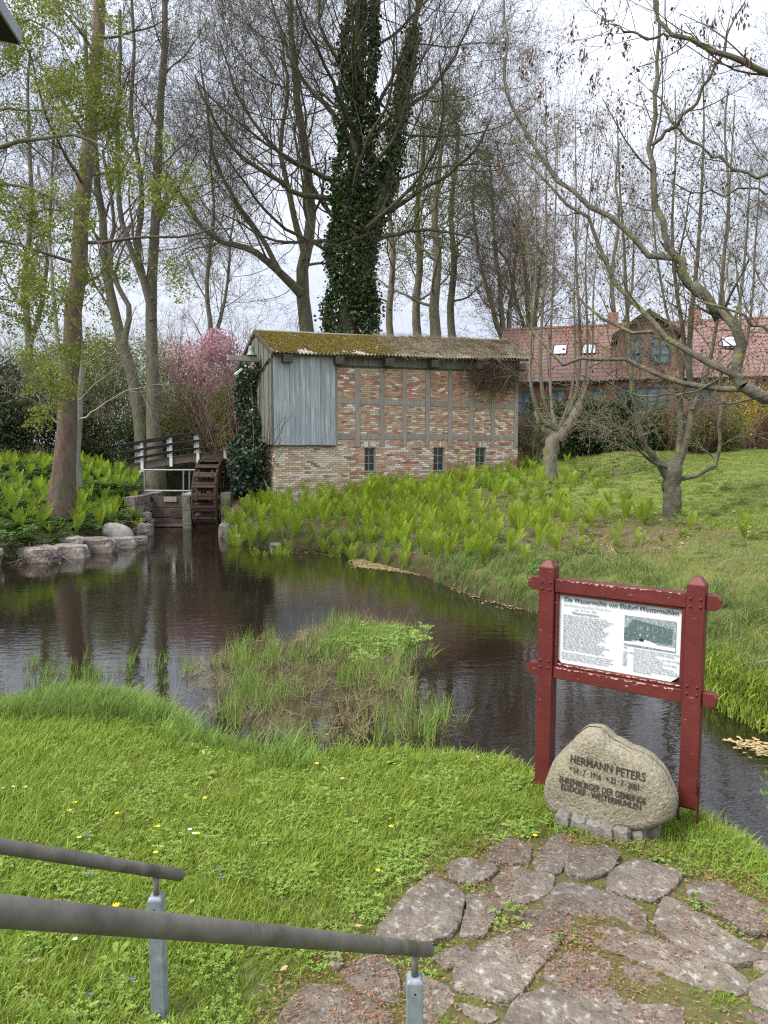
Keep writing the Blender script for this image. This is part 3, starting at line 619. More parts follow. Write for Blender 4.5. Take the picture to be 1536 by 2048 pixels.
# ------------------------------------------------------------------ mill wheel, weir, walls, railings, bridge
wc = np.array([-6.24, 25.55, .95]); WR = 1.47; WW = .84
wheel = thing('water_wheel', 'rust brown wooden mill wheel seen edge on, standing in the dark water', 'water wheel', wc)
for i in range(22):
    a = i * 2 * math.pi / 22 + .1
    MB().box(-WW / 2, WW / 2, -.016, .016, -.17, .17).build('paddle', M['wheelwood'], wheel, (0, math.cos(a) * (WR - .15), math.sin(a) * (WR - .15)), (a - math.pi / 2 + .38, 0, 0))
    a2 = a + .11; MB().box(-WW / 2 + .05, WW / 2 - .05, -.014, .014, -.085, .085).build('bucket_board', M['wheelwood'], wheel, (0, math.cos(a2) * (WR - .27), math.sin(a2) * (WR - .27)), (a2 - math.pi / 2 + 1.45, 0, 0))
    a3 = a + .075; MB().box(-WW / 2 + .02, WW / 2 - .02, -.014, .014, -.10, .085).build('bucket_board', M['wheelwood'], wheel, (0, math.cos(a3) * (WR - .02), math.sin(a3) * (WR - .02)), (a3, 0, 0))
for sx in (-1, 1):
    for r_, nm in ((WR - .06, 'rim'), (WR - .30, 'inner_rim')):
        q = [(sx * (WW / 2 - .03), math.cos(t) * r_, math.sin(t) * r_) for t in np.linspace(0, 2 * math.pi, 41)]; MB().tube(q, .045, 4, caps=False).build(nm, M['wheelwood'], wheel)
    for i in range(8):
        a = i * math.pi / 4 + .2; MB().tube([(sx * .33, 0, 0), (sx * .33, math.cos(a) * (WR - .3), math.sin(a) * (WR - .3))], .045, 4).build('spoke', M['wheelwood'], wheel)
    for i in range(11):
        a = i * 2 * math.pi / 11 + .15; MB().box(-.02, .02, -.015, .015, -.16, .16).build('iron_strap', M['iron'], wheel, (sx * .24, math.cos(a) * (WR + .005), math.sin(a) * (WR + .005)), (a, 0, 0))
MB().tube([(-.75, 0, 0), (1.3, 0, 0)], .11, 12).build('axle', M['iron'], wheel)
def blocks(name, label, cat, x0, x1, y0, y1, z0, z1, bw, bh, mt='concrete', jit=.01, origin=None):
    t = thing(name, label, cat, ((x0 + x1) / 2, (y0 + y1) / 2, z0)); nz_ = max(1, round((z1 - z0) / bh)); hh = (z1 - z0) / nz_
    for k in range(nz_):
        L_ = (y1 - y0) if (y1 - y0) > (x1 - x0) else (x1 - x0); alongy = (y1 - y0) > (x1 - x0); n = max(1, round(L_ / bw)); off = (k % 2) * .5
        cuts = [0] + [min(1, max(0, (j + off + rb.uniform(-.08, .08)) / n)) for j in range(0 if off else 1, n)] + [1]
        for a, b_ in zip(cuts[:-1], cuts[1:]):
            if b_ - a < .02: continue
            a2, b2 = a * L_ - L_ / 2 + .008, b_ * L_ - L_ / 2 - .008; g_ = jit * rb.uniform(-1, 1); hw = ((x1 - x0) if alongy else (y1 - y0)) / 2
            m_ = MB(); (m_.box(-hw + g_, hw + g_, a2, b2, k * hh + .006, (k + 1) * hh - .006) if alongy else m_.box(a2, b2, -hw + g_, hw + g_, k * hh + .006, (k + 1) * hh - .006)); m_.build('block', M[mt], t, bevel=.015)
    return t
blocks('stone_pier', 'mossy concrete block pier standing between the weir and the water wheel', 'pier', -7.02, -6.72, 24.25, 26.6, -.4, 1.12, 1.1, .5)
t = MB().box(-.17, .17, -.5, .5, 0, .09).build('cap_slab', M['boulder'], None, (-6.87, 24.8, 1.125), bevel=.02); tag(t, 'pale worn slab lying on top of the pier beside the wheel', 'slab')
blocks('wheel_pit_wall', 'dark block wall on the right side of the water wheel', 'wall', -5.7, -5.35, 24.3, 27.2, -.4, 1.25, .8, .42)
blocks('channel_wall', 'stepped stone wall lining the left side of the mill channel', 'wall', -8.75, -8.4, 23.6, 26.5, -.4, 1.15, .7, .3, 'stone', .05)
weir = thing('weir', 'dark wet timber weir of stacked boards across the mill channel', 'weir', (-7.7, 25.1, 0))
for z0, z1, dy in ((-.2, .28, 0), (.30, .62, .12), (.64, .95, .2)): MB().box(-.68, .68, dy - .04, dy + .04, z0, z1).build('board', M['timber_dark'], weir, bevel=.01)
MB().box(-.26, .20, .12, .16, .86, 1.04).build('notch_board', M['timber'], weir); MB().box(-.68, -.26, .16, .24, .96, 1.07).build('board', M['timber_dark'], weir); MB().box(.2, .68, .16, .24, .96, 1.07).build('board', M['timber_dark'], weir)
MB().box(-.68, .68, -.5, -.05, .02, .07).build('apron', M['timber_dark'], weir); MB().box(.02, .5, -.06, -.04, .3, .55).build('patch_board', M['wheelwood'], weir)
rl = thing('steel_railing', 'thin grey steel railing above the weir', 'railing', (at(285, 940, 25.5)[0], 25.5, 1.1))
L0 = at(285, 940, 25.5)
def rlp(x, y): q = at(x, y, 25.5); return (q[0] - L0[0], 0, q[2] - 1.1)
MB().tube([rlp(285, 940), rlp(392, 940)], .032, 8).build('top_rail', M['steel'], rl); MB().tube([rlp(288, 981), rlp(392, 982)], .03, 8).build('lower_rail', M['steel'], rl)
for x in (289, 367, 379): MB().tube([rlp(x, 941), rlp(x, 985)], .027, 8).build('rail_post', M['steel'], rl)
MB().tube([rlp(295, 1000), rlp(312, 1022)], .015, 6).build('stay_wire', M['iron'], rl)
# footbridge
B0 = at(262, 930, 29.6); B1 = at(470, 903, 29.6); bl_ = B1[0] - B0[0]; bsl = (B1[2] - B0[2]) / bl_
br = thing('footbridge', 'arched wooden footbridge with white posts and black rails behind the wheel', 'bridge', (B0[0], 29.6, 0))
def bz(x): return B0[2] + bsl * x + .10 * math.sin(math.pi * np.clip(x / bl_, 0, 1))
n = 22
for i in range(n):
    x0 = i * bl_ / n; MB().box(0, bl_ / n - .012, -.08, 1.35, 0, .05).build('deck_plank', M['deck'], br, (x0, 0, bz(x0)), (0, -math.atan(bsl), 0))
for y in (0, 1.2):
    V = []; xx = np.linspace(0, bl_, 9)
    for x in xx:
        for dy in (-.05, .05):
            for dz in (-.30, -.012): V.append((x, y + dy, bz(x) + dz))
    Fq = [(4 * i + a, 4 * i + b_, 4 * i + 4 + b_, 4 * i + 4 + a) for i in range(8) for a, b_ in ((0, 2), (2, 3), (3, 1), (1, 0))] + [(0, 1, 3, 2), (32, 34, 35, 33)]
    MB().add(V, Fq).build('beam', M['deck'], br)
    for x in (285, 343, 397, 451):
        lx = at(x - (5 if y else 0), 900, 29.6 + y)[0] - B0[0]; MB().box(lx - .06, lx + .06, y - .125, y - .052, bz(lx) - .38, bz(lx) + .88).build('bridge_post', M['white'], br, bevel=.006)
    for k_ in range(3):
        q = [(x, y - .17, bz(x) + .25 + .32 * k_) for x in np.linspace(-.75, bl_ + .3, 9)]; MB().tube(q, .038 if k_ < 2 else .045, 6).build('bridge_rail', M['rail_dark'], br)
    MB().tube([(-.7, y - .17, bz(-.7) - .2), (-.7, y - .17, bz(-.7) + .9)], .04, 6).build('end_post', M['rail_dark'], br)

# ------------------------------------------------------------------ the long brick house
HA = at(1000, 800, 40)[:2]; HB = at(1700, 800, 35)[:2]; HL = float(np.linalg.norm(HB - HA)); HE = (HB - HA) / HL
house = thing('long_brick_house', 'long red brick house with tiled roof, gable and teal windows behind the hedge', 'house', (HA[0], HA[1], 0), math.atan2(HE[1], HE[0]))
def hp(x, y): return plane_pt(x, y, HA, HE)
EZ2 = hp(1100, 757)[1]; HD = 8.0; RZ2 = EZ2 + 3.3; gx0, gx1 = hp(1236, 700)[0], hp(1352, 700)[0]
MB().box(0, HL, 0, HD, 2.2, EZ2).build('wall', M['farbrick'], house)
# cross gable
gm = (gx0 + gx1) / 2; gtop = hp(1290, 628)[1]; gsh = hp(1240, 668)[1]
MB().add([(gx0, -.06, 2.2), (gx1, -.06, 2.2), (gx1, -.06, gsh), (gm, -.06, gtop), (gx0, -.06, gsh), (gx0, 4, 2.2), (gx1, 4, 2.2), (gx1, 4, gsh), (gm, 4, gtop), (gx0, 4, gsh)],
    [(0, 1, 2, 3, 4), (9, 8, 7, 6, 5), (1, 6, 7, 2), (0, 4, 9, 5)]).build('gable_wall', M['farbrick'], house)
def tiles(u0, u1, O, du, dv, nv, skip=None, name='roof_tiles'):
    """pantile courses: wavy rows stepping up the slope"""
    O = np.array(O, float); du = np.array(du, float); dv = np.array(dv, float); nn = np.cross(du, dv); nn /= np.linalg.norm(nn); V = []; Q = []; c = 0
    nu = int((u1 - u0) / .05); u = np.linspace(u0, u1, nu); Ls = np.linalg.norm(dv)
    for k in range(nv):
        lo = O + dv * (k / nv); hi = O + dv * ((k + 1.12) / nv); wv = .07 * np.abs(np.sin(u * math.pi / .24))[:, None] * nn
        a = lo + du * u[:, None] + wv + nn * .03; b_ = hi + du * u[:, None] + wv + nn * .005
        lo2 = a - nn * .03
        V += [lo2, a, b_]; i = np.arange(nu - 1)
        Q.append(np.stack([c + i, c + i + 1, c + nu + i + 1, c + nu + i], 1)); Q.append(np.stack([c + nu + i, c + nu + i + 1, c + 2 * nu + i + 1, c + 2 * nu + i], 1)); c += 3 * nu
    return ob(name, mesh(name, np.vstack(V), np.vstack(Q), M['tile']), house, kind='stuff')
tiles(-.4, HL, (0, -.45, EZ2 - .25), (1, 0, 0), (0, HD / 2 + .45, RZ2 - EZ2 + .25), 15)
tiles(-.4, HL, (0, HD + .45, EZ2 - .25), (1, 0, 0), (0, -HD / 2 - .45, RZ2 - EZ2 + .25), 8)
MB().tube([(-.4, HD / 2, RZ2 + .05), (HL, HD / 2, RZ2 + .05)], .12, 8).build('ridge', M['tile'], house)
sl = (gtop - gsh) / ((gx1 - gx0) / 2)
for sgn in (-1, 1):
    hw = (gx1 - gx0) / 2 + .35; O = (gm + sgn * hw, -.45, gtop - sl * hw + .1)
    du, dv = ((0, 1, 0), (-sgn * hw, 0, sl * hw)); 
    tiles(0, 5, O, du, dv, 9)
    MB().add([(gm + sgn * hw, -.5, gtop - sl * hw - .08), (gm + sgn * hw, -.5, gtop - sl * hw + .14), (gm, -.5, gtop + .2), (gm, -.5, gtop), (gm + sgn * hw, -.4, gtop - sl * hw - .08), (gm + sgn * hw, -.4, gtop - sl * hw + .14), (gm, -.4, gtop + .2), (gm, -.4, gtop)], [(0, 1, 2, 3), (7, 6, 5, 4), (0, 3, 7, 4), (1, 5, 6, 2)]).build('barge_board', M['timber_dark'], house)
MB().box(-.4, gx0 - .3, -.52, -.40, EZ2 - .33, EZ2 - .2).build('gutter', M['rail_dark'], house); MB().box(gx1 + .3, HL, -.52, -.40, EZ2 - .33, EZ2 - .2).build('gutter', M['rail_dark'], house)
for cx in (1228, 1407):
    s = hp(cx, 650)[0]; MB().box(s - .3, s + .3, HD / 2 - .3, HD / 2 + .3, RZ2 - .4, RZ2 + .75).build('chimney', M['farbrick'], house)
def hwin(x0, x1, y0, y1, yoff, nx_, ny_):
    s0, z1 = hp(x0, y0); s1, _ = hp(x1, y0); _, z0 = hp(x0, y1); wo_ = thing('window', '', ''); del wo_['label'], wo_['category']; wo_.parent = house; wo_.location = ((s0 + s1) / 2, yoff, (z0 + z1) / 2)
    w2, h2 = (s1 - s0) / 2, (z1 - z0) / 2; m_ = MB(); t = .09
    m_.box(-w2, -w2 + t, -.05, .05, -h2, h2).box(w2 - t, w2, -.05, .05, -h2, h2).box(-w2 + t, w2 - t, -.05, .05, -h2, -h2 + t).box(-w2 + t, w2 - t, -.05, .05, h2 - t, h2)
    for i in range(1, nx_): x = -w2 + 2 * w2 * i / nx_; m_.box(x - .04, x + .04, -.045, .045, -h2 + t, h2 - t)
    for i in range(1, ny_): z = -h2 + 2 * h2 * i / ny_; m_.box(-w2 + t, w2 - t, -.035, .035, z - .025, z + .025)
    m_.build('window_frame', M['teal'], wo_)
    for i in range(nx_):
        for j in range(ny_): MB().box(-w2 / nx_ + .03, w2 / nx_ - .03, -.004, .004, -h2 / ny_ + .02, h2 / ny_ - .02).build('pane', M['farglass'], wo_, (-w2 + (2 * i + 1) * w2 / nx_, 0, -h2 + (2 * j + 1) * h2 / ny_))
for a in ((1030, 1066, 782, 830, -.05, 2, 2), (1099, 1130, 781, 830, -.05, 2, 2), (1164, 1206, 780, 828, -.05, 2, 2), (1255, 1283, 677, 728, -.1, 2, 3), (1300, 1341, 676, 728, -.1, 2, 3), (1235, 1336, 776, 832, -.1, 5, 2), (1400, 1440, 776, 828, -.05, 2, 2), (1480, 1520, 776, 828, -.05, 2, 2)): hwin(*a)
for x, z_ in ((1120, 704), (1178, 702), (1459, 688)):
    # skylight lying in the roof plane
    d = ray(x, z_); A3 = np.array([HA[0], HA[1]]); e2 = np.array([-HE[1], HE[0]]); sl_ = (RZ2 - EZ2 + .25) / (HD / 2 + .45)
    # solve depth along the ray where z = slope(y)
    best = min(np.linspace(30, 50, 400), key=lambda t: abs((EYE + d[2] * t) - (EZ2 - .25 + sl_ * (((d[:2] * t - A3) @ e2) + .45))))
    P_ = d * best; s = float((P_[:2] - A3) @ HE); yy = float((P_[:2] - A3) @ e2); sk = thing('skylight', '', ''); del sk['label'], sk['category']; sk.parent = house
    sk.location = (s, yy, EZ2 - .25 + sl_ * (yy + .45) + .13); sk.rotation_euler = (math.atan(sl_), 0, 0)
    MB().box(-.40, .40, -.5, .5, -.06, .0).build('skylight_frame', M['rail_dark'], sk); MB().box(-.34, .34, -.44, .44, .002, .02).build('pane', M['skyglass'], sk)

# ------------------------------------------------------------------ sign board
SL = at(1095, 1300, 4.95)[:2]; SR = at(1390, 1300, 4.4)[:2]; SW = float(np.linalg.norm(SR - SL)); SE = (SR - SL) / SW
sign = thing('notice_board', 'dark red wooden notice board with a white printed panel beside the pond', 'sign', (SL[0], SL[1], 0), math.atan2(SE[1], SE[0]))
def sp(x, y): return plane_pt(x, y, SL, SE)
pwd = .056
for x, zb, zt in ((0, .12, 2.035), (SW, .30, 2.02)):
    m_ = MB(); V = []
    for z, s in ((zb + .24, 1), (zt, 1), (zt + .05, .35)):
        V += [(x - pwd * s, -pwd * s, z), (x + pwd * s, -pwd * s, z), (x + pwd * s, pwd * s, z), (x - pwd * s, pwd * s, z)]
    m_.add(V, [(3, 2, 1, 0), (8, 9, 10, 11)] + [(4 * k + i, 4 * k + (i + 1) % 4, 4 * k + 4 + (i + 1) % 4, 4 * k + 4 + i) for k in (0, 1) for i in range(4)])
    m_.build('post', M['red'], sign, bevel=.006)
    m2 = MB()
    for sx in (-1, 1): m2.box(x + sx * (pwd + .004) - .004, x + sx * (pwd + .004) + .004, -.03, .03, zb - .15, zb + .40)
    m2.box(x - pwd - .008, x + pwd + .008, -pwd - .008, -pwd - .001, zb + .26, zb + .34); m2.build('post_foot', M['red'], sign)
    for zz in (1.93, 1.88, 1.36, 1.31):
        for dx in (-.03, .03):
            V, Q = lathe([(0, .008), (.006, .007), (.010, .002), (.011, 0)], 8); ob('bolt', mesh('bolt', V, Q, M['red'], smooth=True), sign, (x + dx, -pwd - .001, zz), (math.pi / 2, 0, 0))
def beamx(name, x0, x1, z0, z1, y0=-.04, y1=.04, mt='red'): return MB().box(x0, x1, y0, y1, z0, z1).build(name, M[mt], sign, bevel=.006)
beamx('top_rail', pwd + .001, SW - pwd - .001, 1.862, 1.958); beamx('lower_rail', pwd + .001, SW - pwd - .001, 1.235, 1.325)
for x, s in ((-pwd, -1), (SW + pwd, 1)):
    for z0, z1 in ((1.862, 1.958), (1.235, 1.325)):
        zm = (z0 + z1) / 2; pts = [(0, z0), (.06, z0), (.088, zm - .02), (.088, zm + .02), (.06, z1), (0, z1)]
        V = [(x + s * (a + .001), y, z) for y in (-.035, .035) for a, z in pts]; n = 6; MB().add(V, [tuple(range(n)), tuple(range(2 * n - 1, n - 1, -1))] + [(i, (i + 1) % n, n + (i + 1) % n, n + i)[::-1] for i in range(n)]).build('tenon_end', M['red'], sign, bevel=.004)
# inner moulding and backing board
beamx('moulding', pwd + .001, pwd + .028, 1.326, 1.861, -.03, .03); beamx('moulding', SW - pwd - .028, SW - pwd - .001, 1.326, 1.861, -.03, .03)
beamx('moulding', pwd + .029, SW - pwd - .029, 1.326, 1.350, -.03, .03); beamx('moulding', pwd + .029, SW - pwd - .029, 1.843, 1.861, -.03, .03)
beamx('backing_board', pwd + .029, SW - pwd - .029, 1.351, 1.842, .006, .02, 'rail_dark')
pz0, pz1, px0, px1 = 1.347, 1.846, pwd + .024, SW - pwd - .026
panel = ob('panel', mesh('panel', [(px0 + .03, 0, pz0), (px1 - .06, 0, pz0), (px1, 0, pz0 + .05), (px1, 0, pz1), (px0, 0, pz1), (px0, 0, pz0 + .025),
    (px0 + .03, .004, pz0), (px1 - .06, .004, pz0), (px1, .004, pz0 + .05), (px1, .004, pz1), (px0, .004, pz1), (px0, .004, pz0 + .025)],
    [(0, 1, 2, 3, 4, 5), (11, 10, 9, 8, 7, 6)] + [(i, i + 6, (i + 1) % 6 + 6, (i + 1) % 6) for i in range(6)], M['panel']), sign, (0, -.004, 0))
# paint chips along the upper edges of the rails
chip = MB()
for zt, n in ((1.958, 60), (1.325, 46), (1.352, 60)):
    for _ in range(n):
        x = rb.uniform(.08, SW - .1); l = rb.uniform(.005, .03); h = rb.uniform(.002, .007); yf = -.0415 if zt != 1.352 else -.0312; q = zt - rb.choice([.003, .005, .009])
        chip.add([(x, yf, q - h), (x + l * .4, yf, q - h * rb.uniform(.8, 1.6)), (x + l, yf, q - h * .5), (x + l * .9, yf, q), (x + l * .1, yf, q)], [(0, 1, 2, 3, 4)])
chip.build('bare_wood_flake', M['chip'], sign, kind='stuff')
def text(body, size, mt, parent, loc, width=None, shear=0, name='lettering', align='LEFT', thick=0, func=None):
    cu = bpy.data.curves.new('t', 'FONT'); cu.body = body; cu.size = size; cu.align_x = align; cu.shear = shear; cu.resolution_u = 3; cu.offset = thick; cu.space_line = 1.0
    t = bpy.data.objects.new('t', cu); C.objects.link(t); dg = bpy.context.evaluated_depsgraph_get(); me = bpy.data.meshes.new_from_object(t.evaluated_get(dg)); bpy.data.objects.remove(t)
    me.materials.clear(); me.materials.append(M[mt]); v = np.zeros(len(me.vertices) * 3, np.float32); me.vertices.foreach_get('co', v); v = v.reshape(-1, 3)
    if width: v[:, 0] *= width / (v[:, 0].max() - v[:, 0].min())
    v = np.stack([v[:, 0], 0 * v[:, 0], v[:, 1]], 1)
    if func is not None: v = func(v + np.array(loc)) - np.array(loc)
    me.vertices.foreach_set('co', v.ravel().astype(np.float32)); me.update()
    me.name = name; return ob(name, me, parent, loc)
ty = -.0062
text('Die Wassermühle von Elsdorf-Westermühlen', .046, 'ink', panel, (px0 + .035, ty, pz1 - .047), width=(px1 - px0) - .06, shear=.25, thick=.0004)
text('Zum Andenken an den Dichter Theodor Storm', .024, 'ink_soft', panel, (px0 + .035, ty, pz1 - .078), width=.33, shear=.25)
text('(geb. 1817, gest. 1888)', .022, 'ink_soft', panel, (px0 + .115, ty, pz1 - .103), width=.15, shear=.25)
text('Westermühlen', .030, 'ink', panel, (px0 + .095, ty, pz1 - .132), width=.19)
poem = ['Die Heimat hier und hier dein erster Traum!', 'Das Mühlrad rauscht, so lustig stäubt der Schaum,', 'Und unten blinkt der Bach in tiefem Schweigen,', 'Ein Spiegelrund, drin blau der Himmel ruht.', 'Vom Ufer rings mit ihren dunklen Zweigen', 'Taucht sich die Erle in die heilge Flut.', 'Horch, Peitschenknall und muntrer Pferdetrab!', 'Die Räder knirschen durch den feuchten Sand.', 'Halt an, halt an! Nun sacht den Berg hinab', 'Und durch den Bach zum andern Uferrand.', 'Dann wieder aufwärts links den Weg entlang', 'Hinauf zur Mühle mit des Kornes Last,', 'Wo von der Eiche unermüdlich klang', 'Der Stare fröhlich Plaudern durch den Ast.', 'Zehn Schritte noch, da steht im Schattengrunde', 'Der Linden halbversteckt das Müllerhaus;', 'Der Müller mit der Tabakspfeif im Munde', 'Lehnt in der Tür und schaut behaglich aus.']
for i, l in enumerate(poem): text(l, .0185, 'ink', panel, (px0 + .035, ty, pz1 - .152 - i * .0143), width=.0071 * len(l), name='poem_line')
for i, l in enumerate(['Die Storm\'sche Wassermühle erneuert 1835 im Wohnhaus,', 'für den neuen Müller Claus Storm (1790-1862) dieser', 'Familie und Urgroßvater Westermühlen. Hier verbrachte', 'der junge Dichter Theodor Storm oft seine Ferien.']): text(l, .0170, 'ink', panel, (px0 + .03, ty, pz0 + .078 - i * .0148), width=.0068 * len(l), name='text_line')
cx_ = px0 + .47
for i, (a, l) in enumerate([('1487', 'Westermühle im Besitz Gutsherrschaft erwähnt'), ('', 'Wassermühle für Hohner Harde zuständig,'), ('1746-1840', 'Hansestadt und Kieler,'), ('1835', 'Familie Storm als Dichter, seit 1835 in Erbpacht,'), ('1871', 'abgebrannt und neu aufgebaut,'), ('1930', 'erneut aufgebaut von H. Storm (1779-1862),'), ('1955', 'Verkauf der Stormschen Mühle,'), ('1980', 'Mühlenbetrieb verkauft und abgebrochen,'), ('1983', 'Renovierung der Baulichkeiten im Rahmen der'), ('', 'Dorferneuerung und mit Hilfe der Denkmalpflege,'), ('', 'Mahlwerk gerettet.')]):
    if a: text(a, .0165, 'ink', panel, (cx_ - .018, ty, pz0 + .181 - i * .0152), name='year')
    text(l, .0165, 'ink', panel, (cx_ + .055, ty, pz0 + .181 - i * .0152), width=.0066 * len(l), name='text_line')
# the printed picture of the mill, flat print on the panel
pc = thing('printed_picture', '', ''); del pc['label'], pc['category']; pc.parent = panel; pc.location = (cx_ - .01, -.0060, pz0 + .205)
def flat(name, pts, mt, y): return ob(name, mesh(name, [(a, y, b_) for a, b_ in pts], [tuple(range(len(pts)))], M[mt]), pc)
PW = px1 - cx_ - .025; PH = .205
flat('picture_ground', [(0, 0), (PW, 0), (PW, PH), (0, PH)], 'print_mid', 0)
flat('picture_house', [(.04, .045), (PW - .02, .045), (PW - .02, .15), (.06, .185), (.03, .15)], 'print_dark', -.0006)
flat('picture_shrub', [(0, .03), (.05, .03), (.06, .09), (.03, .13), (0, .12)], 'print_dark', -.0009)
flat('picture_path', [(0, .012), (PW, .005), (PW, .03), (.22, .03), (.17, .05), (.12, .055), (.07, .032), (0, .028)], 'print_light', -.0012)
for i in range(7):
    x = .085 + i * .032
    flat('picture_timber', [(x, .115), (x + .003, .115), (x + .003, .15), (x, .15)], 'ink_soft', -.0010)
for x, z in ((.10, .12), (.145, .12), (.10, .075), (.145, .075), (.19, .075)): flat('picture_window', [(x, z), (x + .012, z), (x + .012, z + .018), (x, z + .018)], 'print_mid', -.0013)
flat('picture_arch', [(.10, .04), (.13, .04), (.13, .055), (.115, .066), (.10, .055)], 'ink', -.0015)

# ------------------------------------------------------------------ memorial stone and its setts
c_px = sp(1210, 1560)
STC = onz(1205, 1672, .42)[:2] + np.array([-SE[1], SE[0]]) * .16
SC = np.array([STC[0], STC[1]])
mem = thing('memorial_stone', 'pointed granite boulder carved with a name and dates in front of the red sign', 'memorial stone', (SC[0], SC[1], 0), math.atan2(SE[1], SE[0]))
def mp_(x, y, off=.13):
    A_ = SC + np.array([SE[1], -SE[0]]) * off; return plane_pt(x, y, A_, SE)
outl = [(1078, 1600), (1086, 1555), (1108, 1512), (1130, 1492), (1163, 1463), (1188, 1464), (1212, 1488), (1250, 1508), (1290, 1524), (1318, 1550), (1333, 1580), (1345, 1610), (1343, 1645), (1300, 1664), (1250, 1662), (1190, 1655), (1130, 1640), (1090, 1625)]
OP = np.array([mp_(x, y) for x, y in outl]); OP[:, 1] -= .012; cc = np.array([mp_(1215, 1575)[0], mp_(1215, 1575)[1] - .012])
ang = np.unwrap(np.arctan2(OP[:, 1] - cc[1], OP[:, 0] - cc[0])); rad_ = np.hypot(*(OP - cc).T)
o_ = np.argsort(np.mod(ang, 2 * math.pi)); A_s = np.mod(ang, 2 * math.pi)[o_]; R_s = rad_[o_]
def rad_at(t): return np.interp(np.mod(t, 2 * math.pi), np.r_[A_s[-1] - 2 * math.pi, A_s, A_s[0] + 2 * math.pi], np.r_[R_s[-1], R_s, R_s[0]])
TH = .15
def front_y(rho): return -TH * np.clip(1 - rho ** 11, 0, 1) ** .5
nT, nR = 110, 34; TT = np.arange(nT) * 2 * math.pi / nT; rho = np.linspace(0, 1, nR) ** .75
V = []; 
def memsurf(x, z, y):
    n1 = mnoise.noise(Vector((x * 3.5, y * 3.5, z * 3.5))) * .018 + mnoise.noise(Vector((x * 12, y * 12, z * 12))) * .006 + mnoise.noise(Vector((x * 40, y * 40, z * 40))) * .0025
    return n1
for side in (1, -1):
    for r_ in rho:
        for t in TT:
            q = r_ * rad_at(t); x = cc[0] + q * math.cos(t); z = cc[1] + q * math.sin(t); y = front_y(r_) * side; n1 = memsurf(x, z, y)
            y2 = y + n1 * (-1 if side > 0 else 1); g_ = 1 + (n1 * 1.2 if r_ > .8 else 0)
            tilt = .10 * (z - .5) if side > 0 else 0
            V.append((cc[0] + (x - cc[0]) * g_, y2 + tilt * 1.0, cc[1] + (z - cc[1]) * g_))
Q = []
for s in range(2):
    b0 = s * nR * nT
    for i in range(nR - 1):
        for j in range(nT):
            a, b_, c, d_ = b0 + i * nT + j, b0 + i * nT + (j + 1) % nT, b0 + (i + 1) * nT + (j + 1) % nT, b0 + (i + 1) * nT + j
            Q.append((a, d_, c, b_) if s == 0 else (a, b_, c, d_))
ob('boulder', mesh('boulder', V, np.array(Q)[:, ::-1], M['memorial'], smooth=True), mem)
def lay_proud(v):  # lays the letters just proud of the face; groove shade is only coloured
    w_ = v.copy()
    for i, (x, y, z) in enumerate(v):
        t = math.atan2(z - cc[1], x - cc[0]); r_ = math.hypot(x - cc[0], z - cc[1]) / rad_at(t); y0 = float(front_y(r_)); w_[i, 1] = y0 - memsurf(x, z, y0) + .10 * (z - .5) - .006
    return w_
for body, xa, ya, xb, yb, sz in (('HERMANN PETERS', 1136, 1524, 1287, 1558, .072), ('* 14 · 7 · 1916 · † 23 · 7 · 2001 ·', 1136, 1544, 1284, 1575, .052), ('EHRENBÜRGER DER GEMEINDE', 1117, 1563, 1290, 1599, .055), ('ELSDORF - WESTERMÜHLEN', 1121, 1576, 1280, 1612, .055)):
    a = mp_(xa, ya, TH); b_ = mp_(xb, yb, TH); body = body.replace('†', '+') ; zz = (a[1] + b_[1]) / 2 - .02
    text(body, sz, 'lettering', mem, (a[0], 0, zz), width=b_[0] - a[0], name='inscription', func=lay_proud, thick=.0011)
def rock(name, loc, size, mt, seed, rz=0, parent=None, flat_=.55, amp=.16, nu=14, nv=9, e=2.6, smooth=True, **p):
    th = np.arange(nu) * 2 * math.pi / nu; ph = np.linspace(-math.pi / 2, math.pi / 2, nv); V = []
    for b_ in ph:
        for t in th:
            d = np.array([math.cos(b_) * math.cos(t), math.cos(b_) * math.sin(t), math.sin(b_)]); s = (np.abs(d) ** e).sum() ** (-1 / e)
            n1 = mnoise.noise(Vector(tuple(d * 1.6 + seed * 3.7))) + .4 * mnoise.noise(Vector(tuple(d * 4.5 + seed * 1.7)))
            V.append(d * s * (1 + amp * n1) * np.array(size) / 2)
    Q = np.array([(i * nu + j, i * nu + (j + 1) % nu, (i + 1) * nu + (j + 1) % nu, (i + 1) * nu + j) for i in range(nv - 1) for j in range(nu)])
    return ob(name, mesh(name, V, Q, M[mt], smooth=smooth), parent, loc, (0, 0, rz), **p)
pl = thing('sett_kerb', 'low curved row of small granite setts around the foot of the carved boulder', 'kerb', (SC[0], SC[1], 0), math.atan2(SE[1], SE[0]))
for i, (x, y) in enumerate([(1130, 1645), (1160, 1652), (1190, 1660), (1217, 1668), (1246, 1673), (1277, 1670), (1305, 1664)]):
    q = onz(x, y, .43)[:2] - SC; lx = q @ SE; ly = q @ np.array([-SE[1], SE[0]]); rock('sett', (lx, ly - .015, .425), (.10, .12, .17), 'sett', i + 40, rb.uniform(-.15, .15), pl, e=10, amp=.10, nu=16, nv=11, smooth=False)

